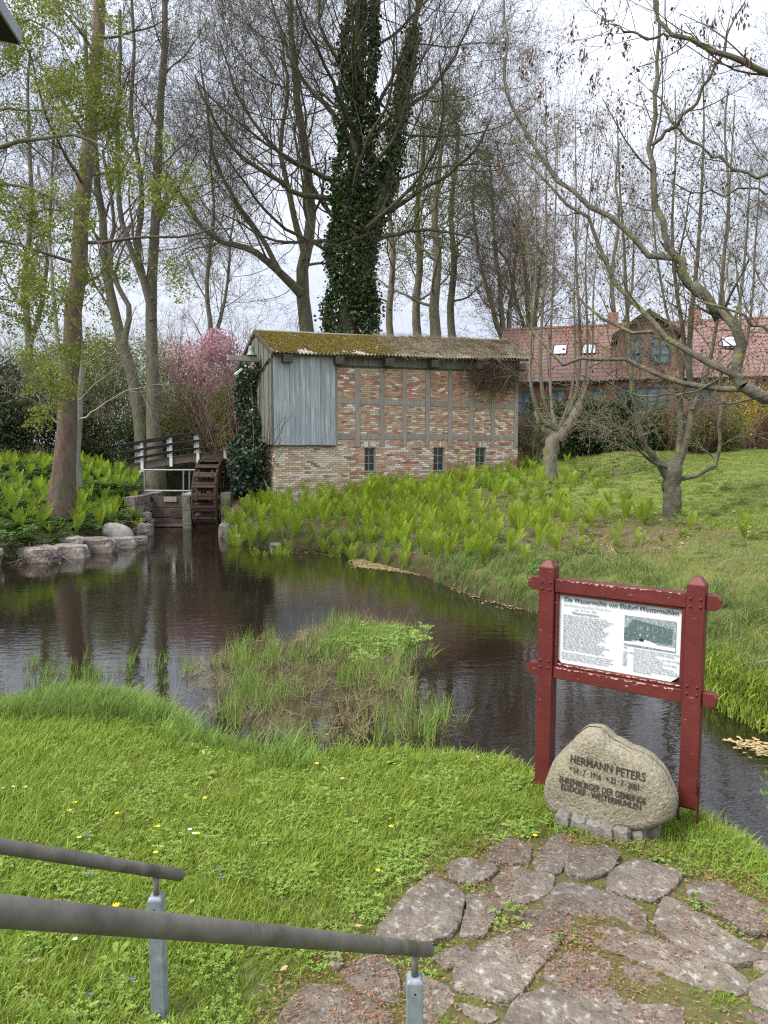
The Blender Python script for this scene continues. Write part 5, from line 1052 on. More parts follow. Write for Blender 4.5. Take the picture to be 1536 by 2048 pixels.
# 10 foreground ash, trunk out of frame to the right
def gp(px, Y0, Y1, r0, r1):
    n = len(px); return ([at(x, y, Y0 + (Y1 - Y0) * i / (n - 1)) for i, (x, y) in enumerate(px)], r0, r1)
FY = 7.6
TB = np.array([6.9, 8.1, 0]); TB[2] = hz(6.9, 8.1) - .1; J = at(1536, 800, 7.3)
ash_g = [gp([(1536, 800), (1494, 775), (1452, 752), (1405, 705), (1380, 640), (1368, 570), (1348, 512)], 7.3, 7.8, .058, .052) if False else gp([(1485, 772), (1482, 740), (1478, 690), (1455, 642), (1413, 608), (1380, 560), (1348, 512)], 7.35, 7.6, .058, .045),
     gp([(1348, 512), (1323, 425), (1303, 345), (1305, 290), (1308, 200), (1313, 100), (1310, -30)], 7.6, 8.2, .036, .014),
     gp([(1304, 290), (1358, 240), (1418, 160), (1453, 85), (1490, 5)], 7.8, 7.4, .022, .008), gp([(1346, 516), (1298, 505), (1238, 445), (1168, 405), (1133, 370), (1068, 305), (1043, 250), (1018, 185), (1013, 100), (1008, -10)], 7.6, 8.9, .034, .010),
     gp([(1484, 757), (1414, 721), (1364, 699), (1318, 668), (1285, 620), (1225, 565), (1185, 440), (1118, 400), (1078, 345), (1055, 300), (1000, 240)], 7.35, 9.0, .038, .008),
     gp([(1495, 778), (1429, 777), (1360, 765), (1320, 750), (1284, 743), (1259, 728), (1168, 725), (1139, 728), (1099, 703), (1070, 663), (1049, 616), (1030, 540)], 7.35, 8.6, .034, .007),
     gp([(1306, 663), (1251, 656), (1212, 645), (1183, 627), (1161, 598), (1130, 560), (1090, 510), (1010, 490), (955, 440)], 7.7, 8.8, .020, .005),
     gp([(1490, 700), (1400, 780), (1340, 790), (1290, 790), (1240, 780), (1180, 750), (1150, 745)], 7.4, 7.9, .014, .005), gp([(1205, 735), (1250, 760), (1290, 765), (1330, 760)], 8.2, 8.0, .008, .01),
     gp([(1640, 200), (1536, 150), (1468, 115), (1418, 95), (1368, 75), (1338, 65), (1318, 30), (1308, -20)], 7.2, 7.6, .035, .015), gp([(1338, 75), (1268, 70), (1233, 55), (1203, 35)], 7.5, 7.8, .015, .006),
     gp([(1640, 340), (1536, 352), (1488, 345), (1438, 320), (1398, 290), (1358, 250), (1318, 200), (1300, 180)], 7.2, 7.7, .022, .008), gp([(1640, 390), (1536, 380), (1460, 385), (1390, 385), (1330, 360)], 7.0, 7.4, .015, .006),
     gp([(1640, 700), (1536, 660), (1460, 620), (1400, 590), (1330, 560)], 7.0, 7.5, .02, .008)]
tree('ash_tree', 'lichen-spotted ash branches reaching in from the right edge, close to the viewer', [([TB, TB + [-.1, -.1, 1.3], TB + [-.35, -.1, 2.6], TB + [-.3, 0, 4.4], TB + [-.2, .1, 7.5]], .19, .07), ([TB + [-.33, -.1, 2.3], J + [.6, .1, .0], J + [0, 0, 0], at(1490, 774, 7.33)], .09, .062)],
     [LV(9, (.15, 1), 42, 1.0, .38, 6, .13, .09, rmin=.004), LV(4, (.25, 1), 40, .42, .6, 4, .14, .05, rmin=.003)], 'bark_lichen', 'bark_lichen', 63, guided=ash_g, ntr=2,
     leaf=[dict(n=150, size=.05, mat='seed', name='buds', aspect=1.6, **{'from': 4}, sp=.006)])
ash = [o for o in C.objects if o.name.startswith('ash_tree')][0]
rg = np.random.default_rng(9); q = []
for x, y, Y_ in ((1012, 95, 8.8), (1063, 115, 8.7), (1083, 180, 8.6), (1185, 170, 8), (1240, 220, 8.1), (1000, 320, 8.9), (1430, 115, 7.3), (1488, 20, 7.3), (1500, 120, 7.2), (1145, 60, 8), (1220, 65, 7.9), (930, 105, 9), (1120, 120, 8.6), (1165, 110, 8.4), (1205, 25, 8), (1045, 140, 8.7), (1250, 90, 8), (1095, 230, 8.8), (1360, 70, 7.6), (1415, 50, 7.5)):
    c = at(x, y, Y_); c = c + rg.normal(0, (.03, .03, .07), (44, 3))
    V, Q = leafquads(rg, c, .055, aspect=3.0, dirs=np.tile((0, 0, -1.8), (44, 1))); ob('seed_cluster', mesh('seed_cluster', V - np.array(ash.location), Q, M['seed']), ash, kind='stuff')
# 11 beech at the far left, new leaves
BB = np.array([-12.9, 17.0, hz(-12.9, 17.0)])
bg_ = [gp([(-170, 330), (-60, 310), (60, 280), (120, 270), (200, 290), (270, 330), (330, 380)], 17, 15.8, .07, .012), gp([(-170, 450), (-60, 380), (30, 370), (110, 400), (180, 470), (240, 520)], 17, 15.8, .05, .01), gp([(-170, 200), (-60, 130), (0, 60), (60, 40), (120, 80), (160, 150)], 17, 16.6, .05, .01),
      gp([(-170, 560), (-80, 500), (0, 480), (60, 500), (120, 560), (170, 640)], 17, 15.9, .04, .008), gp([(-170, 640), (-60, 600), (20, 600), (80, 660), (110, 740)], 17, 16.2, .035, .008), gp([(-170, 350), (-80, 250), (0, 220), (90, 220), (170, 200)], 17, 16, .05, .01), gp([(-170, 120), (-60, 30), (30, -30), (110, 10), (170, 70)], 17, 16.4, .05, .01)]
def beechkeep(e, rg):
    f = np.sin(e[:, 0] * 1.3 + e[:, 2] * .9) + np.sin(e[:, 2] * 1.7 - e[:, 0] * .5 + e[:, 1]); return f > -1.15
tree('beech_tree', 'beech hung with fresh yellow green leaves at the left edge', [([BB, BB + [.1, 0, 3], BB + [0, 0, 7], BB + [.2, 0, 12], BB + [.3, 0, 15]], .34, .08)],
     [LV(7, (.1, 1), 40, 2.2, .5, 7, .13, -.01), LV(6, (.1, 1), 42, 1.0, .5, 5, .14, -.02), LV(6, (.1, 1), 42, .5, .6, 3, .14, -.02, rmin=.004)], 'bark_grey', 'twig', 64, guided=bg_, leaf=dict(n=46000, size=.065, mat='spring', aspect=1.5, sp=.06, keep=beechkeep))
# 12 more bare trees behind on the left / right, soft background
for x, Y_, tp, sd_, lab in ((55, 38, 100, 71, 'bare slender tree behind the left hedge, near the picture edge'), (420, 46, 250, 72, 'distant bare tree seen above the pink blossom'), (1230, 50, 300, 74, 'bare tree behind the left part of the house roof'), (1450, 52, 180, 75, 'bare tree behind the right part of the house roof'), (-60, 30, -50, 76, 'bare tree at the far left behind the beech'), (1560, 44, 60, 77, 'tall bare tree behind the house at the right edge')):
    tree('bare_tree', lab, [st_([(x, 830), (x + 4, 700), (x - 6, 560), (x + 8, 420), (x, tp + 60), (x + 6, tp)], Y_, .26, .06), st_([(x + 2, 700), (x + 30, 600), (x + 44, 460), (x + 52, tp + 150)], Y_, .16, .05, 1.2)],
         [LV(14, (.2, 1), 38, 4.4, .38, 7, .13, .08), LV(6, (.2, 1), 38, 2.1, .5, 5, .14, .06), LV(6, (.15, 1), 38, 1.1, .55, 4, .15, .05), LV(4, (.15, 1), 40, .6, .6, 2, .15, .03, rmin=.009)], 'bark_grey', 'twig', sd_, leaf=dict(n=2500, size=.08, mat='spring_dull', aspect=1.4))

# ------------------------------------------------------------------ shrubs and hedges
def shrub(name, label, px, py, Y_, wpx, hpx, leafs, seed, twn=40, twmat='twig_brown', lumps=14, depth=1.5, cat='shrub', group=None, hollow=.55):
    rg = np.random.default_rng(seed); b_ = at(px, py, Y_); b_[2] = min(b_[2], hz(b_[0], b_[1])) ; k = Y_ / F; W2 = wpx * k / 2; H_ = hpx * k; t = thing(name, label, cat, b_, 0, group)
    c = np.stack([rg.uniform(-1, 1, lumps) * W2 * .8, rg.uniform(-1, 1, lumps) * depth * .6, rg.uniform(.22, .84, lumps) * H_], 1); c[:, 2] *= 1 - .35 * (np.abs(c[:, 0]) / W2) ** 2; lr = rg.uniform(.2, .36, lumps) * min(H_, W2 * 1.3)
    for nm, n, size, m_, top in leafs:
        i = rg.integers(0, lumps, n); d = unit(rg.normal(size=(n, 3))); q = c[i] + d * (lr[i] * rg.uniform(hollow, 1.12, n))[:, None]; q[:, 2] = np.abs(q[:, 2])
        if top: q = q[q[:, 2] > H_ * top]; d = d[:len(q)]
        V, Q = leafquads(rg, q, size, aspect=1.4); ob(nm, mesh(nm, V, Q, M[m_]), t)
    if twn:
        P = np.stack([rg.normal(0, W2 * .3, twn), rg.normal(0, depth * .3, twn), np.zeros(twn)], 1); D = unit(np.stack([P[:, 0] * .5 / W2, P[:, 1] * .3, np.ones(twn)], 1) + .15 * rg.normal(size=(twn, 3)))
        P1, r1 = grow(P, D, rg.uniform(.8, 1.1, twn) * H_, np.full(twn, .02), 7, .12, .02, rg); pt = [tubes(P1, r1, 4)]
        p, d, L_, R_ = spawn(P1, r1, 8, .2, 1, 38, 10, H_ * .35, .5, rg, rmin=.007); P2, r2_ = grow(p, d, L_, R_, 4, .14, .03, rg); pt.append(tubes(P2, r2_, 3))
        p, d, L_, R_ = spawn(P2, r2_, 5, .2, 1, 38, 10, H_ * .14, .6, rg, rmin=.006); P3, r3 = grow(p, d, L_, R_, 2, .14, .03, rg); pt.append(tubes(P3, r3, 3)); V, Q = join(pt); ob('stems', mesh('stems', V, Q, M[twmat]), t)
    return t
shrub('evergreen_shrub', 'dark evergreen thicket at the left edge beyond the ferny bank', 20, 888, 33, 260, 190, [('foliage', 16000, .13, 'evergreen', 0)], 81, 20)
shrub('evergreen_shrub', 'dark evergreen bush between the brown trunk and the footbridge', 215, 890, 35, 200, 165, [('foliage', 12000, .12, 'hedge', 0)], 82, 20)
shrub('budding_shrub', 'yellow green budding bush above the dark thicket on the left', 95, 870, 37, 260, 260, [('foliage', 13000, .11, 'shrub_light', .3)], 83, 50, 'twig_grey')
shrub('budding_shrub', 'light green budding bush behind the pair of alder trunks', 255, 880, 38, 260, 265, [('foliage', 16000, .11, 'shrub_light', .1), ('blossom', 1300, .10, 'white_blossom', .5)], 84, 50, 'twig_grey')
shrub('budding_shrub', 'olive bush directly behind the white posts of the footbridge', 390, 905, 36, 170, 175, [('foliage', 14000, .10, 'shrub_olive', .05)], 85, 60, 'twig_brown')
shrub('twiggy_shrub', 'tall brown green multi-stemmed bush against the left end of the mill', 470, 925, 29.5, 105, 215, [('foliage', 7000, .07, 'shrub_olive', .25)], 86, 46, 'twig_brown', depth=1)
shrub('blossom_tree', 'pink blossoming magnolia behind the left end of the mill', 440, 880, 39, 260, 290, [('blossom', 17000, .16, 'pink', .44), ('foliage', 5000, .10, 'shrub_olive', .1)], 87, 30, 'twig', cat='tree')
shrub('blossom_tree', 'tip of deep pink blossom over the mill ridge, left of the forked tree', 535, 860, 41, 120, 225, [('blossom', 4200, .15, 'pink', .62)], 88, 14, 'twig', cat='tree')
shrub('laurel_hedge', 'dense dark green laurel hedge in front of the house, left part', 1130, 905, 33.5, 220, 115, [('foliage', 13000, .13, 'hedge', 0)], 89, 14)
shrub('laurel_hedge', 'dark green laurel hedge below the big teal window', 1250, 905, 33, 200, 110, [('foliage', 12000, .13, 'hedge', 0)], 90, 14)
shrub('bamboo_shrub', 'rounded olive bamboo-like bush on the lawn behind the forked tree', 1400, 925, 30, 150, 115, [('foliage', 11000, .09, 'shrub_olive', .0)], 91, 90, 'twig_brown', depth=1.2)
shrub('bamboo_shrub', 'low olive bush joining the hedge below the gable', 1325, 912, 33, 90, 105, [('foliage', 5000, .09, 'shrub_olive', .0)], 92, 40, 'twig_brown')
shrub('forsythia', 'yellow flowering forsythia at the right edge in front of the house', 1515, 900, 33.5, 170, 130, [('blossom', 7500, .09, 'yellow', .2), ('foliage', 2500, .08, 'shrub_olive', 0)], 93, 60, 'twig_brown')
shrub('forsythia', 'forsythia of brighter yellow seen higher against the house wall', 1470, 880, 35, 90, 165, [('blossom', 3500, .08, 'yellow', .5)], 94, 30, 'twig_brown')
shrub('twiggy_shrub', 'straw brown leafless bush against the right corner of the mill', 1062, 925, 30.5, 60, 100, [('foliage', 1200, .07, 'shrub_olive', .1)], 95, 70, 'vine', depth=.8)
for i, (x, Y_, w_, h, m_, lab) in enumerate([(-120, 48, 420, 230, 'evergreen', 'dark woodland bush far behind the left bank'), (330, 55, 420, 190, 'shrub_light', 'hazy green trees far behind the footbridge'), (700, 62, 500, 130, 'shrub_olive', 'woodland bush far behind the mill'), (980, 60, 300, 140, 'shrub_olive', 'woodland bush far behind the mill, right part')]):
    shrub('woodland_bush', lab, x, 885, Y_, w_, h, [('foliage', 9000, .2, m_, 0)], 96 + i, 30, 'twig_grey', lumps=24, depth=4)
# ivy on and beside the mill gable
rg = np.random.default_rng(33); t = thing('wall_ivy', 'dark green ivy covering the left end of the mill down to the water', 'ivy', (LA[0], LA[1], 0), MRZ)
n = 9000; y = rg.uniform(.35, W_ + .3, n); z = rg.uniform(.9, 6.6, n); lim = .55 + .9 * sstep(z, 2.6, 3.6) * 0 + .25 * np.sin(z * 2.3) - .1
edge = np.where(z < 3.0, .30, 1.15 + .25 * np.sin(z * 3)); k = (y > edge) & (z < 5.9 + .3 * np.sin(y * 3)); x = -.14 - rg.random(n) * (.26 + .12 * np.sin(z * 3 + y * 2)); P1 = np.stack([x, y, z], 1)[k]
n = 12000; u = rg.random(n); x = -.2 - u * 2.6; y = rg.uniform(.2, 3.4, n) + u * .8; top = 3.15 - 1.55 * u ** 1.3 + .22 * np.sin(x * 4 + y * 2); z = .9 + (top - .9) * rg.random(n) ** .65; P2 = np.stack([x, y, z], 1); wx = LA[0] + E1[0] * x - E1[1] * y; wy = LA[1] + E1[1] * x + E1[0] * y; P2 = P2[wx > -.222 * wy + .05 * np.sin(z * 5)]
V, Q = join([leafquads(rg, P1, .115, aspect=1.1, dirs=np.tile((-.7, -.5, -.6), (len(P1), 1))), leafquads(rg, P2, .12, aspect=1.1, dirs=np.tile((-.3, -.7, -.4), (len(P2), 1)))])
ob('foliage', mesh('foliage', V, Q, M['ivywall']), t); V, Q = tangle(80, lambda n: np.stack([-.15 - rg.random(n) * .1, rg.uniform(.6, 3.5, n), rg.uniform(1, 3, n)], 1), .4, .02, rg, wander=.2, flat=np.array([1., 0, 0])); ob('stems', mesh('stems', V, Q, M['twig_brown']), t)
# thin sapling stem in front of the wall
p = fp(683, 985); q = LB(p[0], -.7, 0); o = MB().tube([(0, 0, .6), (.01, 0, 1.6), (.03, 0, 2.6), (-.1, 0, 3.4)], [.014, .011, .008, .004], 5).build('sapling', M['twig_brown'], None, q); tag(o, 'single thin bare sapling stem against the cream and red brick join', 'sapling')

# ------------------------------------------------------------------ ferns
def frond(rg, h, az, lean):
    n = 15; t = np.linspace(0, 1, n + 1); r0 = .03; hx = r0 + h * (lean * t ** 1.5 + .05 * t); hzv = h * (t - .12 * t ** 3 * (1 + lean)); ax = np.array([math.cos(az), math.sin(az)]); sd_ = np.array([-ax[1], ax[0], 0])
    P = np.stack([hx * ax[0], hx * ax[1], hzv], 1); T = unit(np.gradient(P, axis=0)); V = []; Q = []; c = 0
    V += list(P - sd_ * .004) + list(P + sd_ * .004); Q += [(i, i + 1, n + 2 + i, n + 1 + i) for i in range(n)]; c = 2 * (n + 1)
    wd = h * .125 * np.sin(math.pi * np.clip(t, 0, 1) ** 1.15) ** .8
    nrm = np.cross(T, sd_)
    for i in range(2, n + 1):
        for s in (-1, 1):
            w_ = wd[i] * rg.uniform(.85, 1.15); d = unit(sd_ * s * 1.0 + T[i] * .75 - nrm[i] * .25 * 0); a = P[i]; V += [a - T[i] * .012, a + d * w_ * .55 - T[i] * .011, a + d * w_, a + d * w_ * .5 + T[i] * .013]
            Q.append((c, c + 1, c + 2, c + 3)); c += 4
    return np.array(V), np.array(Q)
def fernmesh(seed, small=False):
    rg = np.random.default_rng(seed); pts = []; n = rg.integers(8, 12)
    for i in range(n): pts.append(frond(rg, rg.uniform(.5, .82) * (1 if not small else .7), i * 6.283 / n + rg.normal(0, .2), rg.uniform(.12, .36)))
    V, Q = join(pts); return mesh('fern_clump', V, Q, M['fern'])
FM = [fernmesh(i) for i in range(8)] + [fernmesh(20, True), fernmesh(21, True)]
rg = np.random.default_rng(17)
FR = np.array([onz(x, y, z)[:2] for x, y, z in [(446, 1052, .5), (500, 1078, .45), (600, 1085, .4), (720, 1092, .4), (830, 1105, .5), (960, 1112, .6), (1080, 1120, .7), (1230, 1110, .8), (1290, 1085, .95), (1500, 1080, 1.1), (1500, 1045, 1.2), (1250, 1020, 1.2)]] + [at(1235, 985, 20)[:2], at(1220, 960, 25)[:2], at(1130, 935, 29)[:2], at(1040, 935, 30)[:2], LB(ML, -.35, 0)[:2], LB(0, -.4, 0)[:2], (-5.0, 24.6)])
FLp = np.array([onz(x, y, z)[:2] for x, y, z in [(-60, 1085, .5), (120, 1075, .5), (215, 1060, .6), (288, 1040, .6)]] + [(-8.9, 25), (-10.4, 29.5), (-12, 31.5), (-22, 33), (-22, 22)])
def poisson(n, box, cond, dmin):
    out = []
    P = np.stack([rg.uniform(box[0], box[1], n), rg.uniform(box[2], box[3], n)], 1); P = P[cond(P)]
    for p in P:
        if all((p[0] - q_[0]) ** 2 + (p[1] - q_[1]) ** 2 > dmin(p) ** 2 for q_ in out): out.append(p)
    return out
def condR(P):
    k = pin(P, FR) < 0; dn = .5 + .5 * np.sin(P[:, 0] * 1.9 + 1) * np.sin(P[:, 1] * 1.3); right = sstep(P[:, 0] - (P[:, 1] - 17) * .1, 2.0, 6.0); return k & (rg.random(len(P)) > right * (.5 + .4 * dn))
fr_ = poisson(5200, (-6, 15, 13, 31), condR, lambda p: .31 + .14 * (p[0] > 2.5))
fl_ = poisson(2600, (-22, -8, 17, 34), lambda P: (pin(P, FLp) < 0) & ((rg.random(len(P)) < .40 + .6 * sstep(P[:, 0], -13.5, -10.5)) | (P[:, 1] > 27)), lambda p: .38)
allf = [(p, 'R') for p in fr_] + [(p, 'L') for p in fl_]
allf = [(p, s) for p, s in allf if infrustum(np.array([[p[0], p[1], hz(p[0], p[1])]]), .05)[0]]
allf.sort(key=lambda a: np.hypot(*a[0])); rest = []
LAB = {'R': ('bright green fern clump on the bank below the brick mill', 'ferns on the bank below the mill'), 'L': ('bright green fern clump on the left bank near the brown trunk', 'ferns on the left bank')}
for i, (p, s) in enumerate(allf):
    z = hz(p[0], p[1]) - .02; sc_ = rg.uniform(.6, 1.25) * (.9 if s == 'L' else 1.0) * (1.0 if p[0] < 4 or s == 'L' else rg.uniform(.6, .9))
    if i < 296:
        me = FM[rg.integers(0, 8)] if sc_ > .6 else FM[8]; o = ob('fern_clump', me, None, (p[0], p[1], z), (rg.normal(0, .15), rg.normal(0, .15), rg.uniform(0, 6.28))); o.scale = (sc_, sc_, sc_ * rg.uniform(.9, 1.1)); tag(o, LAB[s][0], 'fern', LAB[s][1])
    else: rest.append((p[0], p[1], z, sc_))
print('ferns', len(allf), len(rest))
if rest:
    Rr = np.array(rest); scatter('ferns', Rr[:, :3], rots(len(Rr), .08), Rr[:, 3], FM[:8], 3, kind='stuff', label='more fern clumps farther up both banks')

# ------------------------------------------------------------------ grass and herbs
rg = np.random.default_rng(5)
G1 = [mesh('grass_tuft', *blades(rg, 40, .09, .075, .006, 1.0), M['grass']) for _ in range(6)]
G6 = [mesh('grass_tuft', *blades(rg, 34, .13, .06, .008, 1.1, 2), M['lawn2']) for _ in range(4)]
G2 = [mesh('grass_tuft', *blades(rg, 30, .10, .30, .008, .7, 4), M['tallgrass']) for _ in range(5)]
G3 = [mesh('grass_tuft', *blades(rg, 34, .14, .26, .009, .9, 4), M['bankgrass']) for _ in range(5)]
G4 = [mesh('reed_tuft', *blades(rg, 11, .11, .44, .011, .35, 4), M['tallgrass']) for _ in range(5)]
G5 = [mesh('straw_tuft', *blades(rg, 12, .14, .55, .006, 1.2, 4), M['strawgrass']) for _ in range(4)]
def clov(rg, n, rad, h, s, m_):
    parts = []
    th = rg.uniform(0, 6.28, n); rr = rad * np.sqrt(rg.random(n)); c = np.stack([rr * np.cos(th), rr * np.sin(th), h * rg.uniform(.4, 1.1, n)], 1)
    for k in range(3):
        a = th + k * 2.09; d = np.stack([np.cos(a), np.sin(a), .15 + 0 * a], 1); s_ = np.stack([-np.sin(a), np.cos(a), 0 * a], 1); sz = s * rg.uniform(.8, 1.1, n)[:, None]
        V = np.stack([c, c + d * sz * .6 - s_ * sz * .45, c + d * sz, c + d * sz * .6 + s_ * sz * .45], 1).reshape(-1, 3); parts.append((V, np.arange(4 * n).reshape(-1, 4)))
    return mesh('leaf_patch', *join(parts), M[m_])
CL = [clov(rg, 34, .10, .045, .016, 'clover') for _ in range(4)]
def rosette(rg, n, L_, w_, m_, rise=.35):
    V = []; Q = []; c = 0
    for i in range(n):
        a = i * 6.283 / n + rg.normal(0, .25); l = L_ * rg.uniform(.6, 1.1); d = np.array([math.cos(a), math.sin(a), 0]); s = np.array([-d[1], d[0], 0]); r_ = rise * rg.uniform(.3, 1.2)
        for t, ww in ((0, .15), (.35, .6), (.7, 1), (.9, .7), (1, .05)): b_ = d * l * t + np.array([0, 0, l * r_ * math.sin(t * 2.2) + .004]); V += [b_ - s * w_ * ww / 2, b_ + s * w_ * ww / 2]
        for k in range(4): Q.append((c + 2 * k, c + 2 * k + 1, c + 2 * k + 3, c + 2 * k + 2))
        c += 10
    return mesh('leaf_rosette', V, np.array(Q), M[m_])
RO = [rosette(rg, 9, .085, .026, 'clover') for _ in range(3)]
HB_ = [clov(rg, 30, .22, .22, .06, 'herb') for _ in range(4)]
flagpolys = FSW
def offstones(P, m_=.0):
    k = np.ones(len(P), bool)
    for fp_ in flagpolys: k &= sdist(P[:, 0], P[:, 1], fp_) > m_
    return k
nearc = lambda x, y, z, d: (d > .03) & (y < 8.5)
P, d = sample(46000, -6, 6, 2.0, 8.5, nearc, rg); dpath = pin(P, PATH)
dm = np.hypot((P[:, 0] - SC[0]) / .62, (P[:, 1] - SC[1]) / .30)
patch_ = .5 + .5 * np.sin(P[:, 0] * 2.2 + 1.2 * np.sin(P[:, 1] * 1.7)) * np.sin(P[:, 1] * 2.6)
keep = (rg.random(len(P)) < np.where(dpath < 0, .42, np.where(dpath < .25, .34, .42 + .25 * patch_))) & offstones(P, .015)
P = P[keep]; d = d[keep]; dpath = dpath[keep]
sc_ = rg.uniform(.7, 1.25, len(P)) * np.where(dpath < 0, .55, 1) * (1 + .7 * (1 - sstep(d, .1, .5))) * (1 + .5 * sstep(-P[:, 0], 1.6, 3.2) + .45 * sstep(P[:, 0], 2.1, 2.6) * (P[:, 1] > 3.3))
scatter('lawn_grass', P, rots(len(P), .15, rg), sc_, G1, 1, kind='stuff', label='short bright green lawn grass on the near bank'); print('lawn', len(P))
P, d = sample(9000, -6, 6, 2.0, 8, nearc, rg); c_ = np.sin(P[:, 0] * 3.1) + np.sin(P[:, 1] * 3.7 + P[:, 0]) + .8 * rg.normal(size=len(P)); k = ((c_ > 1.0) | (rg.random(len(P)) < .35)) & (rg.random(len(P)) < .6) & offstones(P, .01); P = P[k]
scatter('clover_patches', P, rots(len(P), .1, rg), rg.uniform(.55, 1.1, len(P)), CL, 2, kind='stuff', label='small clover leaves among the lawn grass')
P, d = sample(1500, -6, 6, 2.0, 7, nearc, rg); k = offstones(P, .03) & (rg.random(len(P)) < .55); P = P[k]
scatter('leaf_rosettes', P, rots(len(P), .1, rg), rg.uniform(.5, 1.25, len(P)), RO, 3, kind='stuff', label='flat leaf rosettes in the lawn and path joints')
# tall grass along the near water edge
P, d = sample(14000, -7, 6, 3, 9.5, lambda x, y, z, d: (d > -.06) & (d < .55) & (y < 9.5) & ((x < 1.6) | (y < 5.6)), rg); k = rg.random(len(P)) < (1 - sstep(d, .0, .5 + .3 * (P[:, 0] < -.5))) * np.where(P[:, 0] < .2, 1, .5) * .55; P = P[k]
scatter('tall_edge_grass', P, rots(len(P), .12, rg), rg.uniform(.55, 1.1, len(P)) * np.where(P[:, 0] < 0, 1.05, .6), G2, 4, kind='stuff', label='taller grass along the near edge of the pond')
q = onz(300, 1400, .4)
P, d = sample(1500, q[0] - 1.2, q[0] + .9, q[1] - .55, q[1] + .35, lambda x, y, z, d: d > -.05, rg)
scatter('lush_grass_tussock', P[:700], rots(min(700, len(P)), .12, rg), rg.uniform(.5, .85, min(700, len(P))), G2, 14, kind='stuff', label='lush bright tussock of grass at the pond edge, left')
# marsh island
P, d = sample(16000, -5, 2, 5.5, 12, lambda x, y, z, d: d < .02, rg); di = pin(P, ISL); cl = np.sin(P[:, 0] * 4.3 + P[:, 1]) + np.sin(P[:, 1] * 3.9 - P[:, 0] * 2) + .5 * rg.normal(size=len(P))
k = (di < .25) & (cl > .55) & (rg.random(len(P)) < .34); P1 = P[k]; P1 = P1[rg.random(len(P1)) < .6]; P1[:, 2] = np.maximum(P1[:, 2], -.04)
scatter('marsh_grass', P1, rots(len(P1), .12, rg), rg.uniform(.45, 1.0, len(P1)), G4, 5, kind='stuff', label='sedge blades growing out of the muddy shallows'); print('marsh', len(P1))
k = (di < .15) & (rg.random(len(P)) < .20); P2 = P[k]; P2[:, 2] = np.maximum(P2[:, 2], 0)
scatter('marsh_straw', P2, rots(len(P2), .9, rg), rg.uniform(.35, .7, len(P2)), G5, 6, kind='stuff', label='dead brown stalks lying in the marsh')
q = onz(745, 1290, 0); P = np.c_[rg.normal(q[0], .30, 300), rg.normal(q[1], .36, 300), np.full(300, -.03)]
CR = [clov(rg, 24, .14, .16, .04, 'clover') for _ in range(2)]
scatter('marsh_cress', P, rots(300, .2, rg), rg.uniform(.6, 1.15, 300), CR + G2[:3], 7, kind='stuff', label='bright green leafy clump in the middle of the pond')
q = onz(250, 1340, 0); P = np.c_[rg.uniform(q[0] - 2.2, q[0] + 2.4, 110), rg.uniform(q[1] - .6, q[1] + .5, 110), np.full(110, -.03)]
scatter('sparse_reeds', P, rots(110, .08, rg), rg.uniform(.3, .75, 110), G4, 8, kind='stuff', label='sparse reed blades standing in the water at left')
# far bank grasses
P, d = sample(26000, -6, 16, 4.5, 24, lambda x, y, z, d: (d > 0) & (d < 2.4) & (y > 6) & (x > -5.5) & ((y < 19) | (d < .5)), rg); k = (rg.random(len(P)) < .75 * (1 - sstep(d, .9, 2.4))); P = P[k]; k = (P[:, 1] < 15) | (rg.random(len(P)) < .6); P = P[k]
scatter('bank_grass', P, rots(len(P), .15, rg), rg.uniform(.6, 1.15, len(P)), G3, 9, kind='stuff', label='long drooping grass on the far bank of the stream'); print('bank', len(P))
P, d = sample(5000, 2.0, 14, 6.5, 15, lambda x, y, z, d: (d > .15) & (d < 3.5) & (x > 2.6), rg); P = P[rg.random(len(P)) < .15]
scatter('dead_stalks', P, rots(len(P), .45, rg), rg.uniform(.6, 1.2, len(P)), G5, 10, kind='stuff', label='pale dead stalks on the right bank')
# lawn across the stream
P, d = sample(42000, 2, 24, 9, 36, lambda x, y, z, d: (d > 1.2), rg); lw = sstep(P[:, 0] - (-.55 * (P[:, 1] - 17) + 6.6), -2.5, .8); k = rg.random(len(P)) < .25 + .75 * lw; P = P[k]
scatter('far_lawn', P, rots(len(P), .12, rg), rg.uniform(.7, 1.3, len(P)), G6, 11, kind='stuff', label='mown lawn rising towards the house'); print('farlawn', len(P))
# left bank herbs
P, d = sample(10000, -24, -8, 15, 34, lambda x, y, z, d: (d > .03), rg)
scatter('ground_herbs', P, rots(len(P), .15, rg), rg.uniform(.45, .95, len(P)), HB_, 12, kind='stuff', label='dark green herbs covering the left bank'); print('herbs', len(P))
P, d = sample(6000, -9, 11, 12, 34, lambda x, y, z, d: (d > .2) & (d < 14), rg); P = P[rg.random(len(P)) < .22]
scatter('undergrowth', P, rots(len(P), .2, rg), rg.uniform(.3, .85, len(P)), HB_ + G3[:3] + G5[:1], 13, kind='stuff', label='low leafy weeds between the ferns')
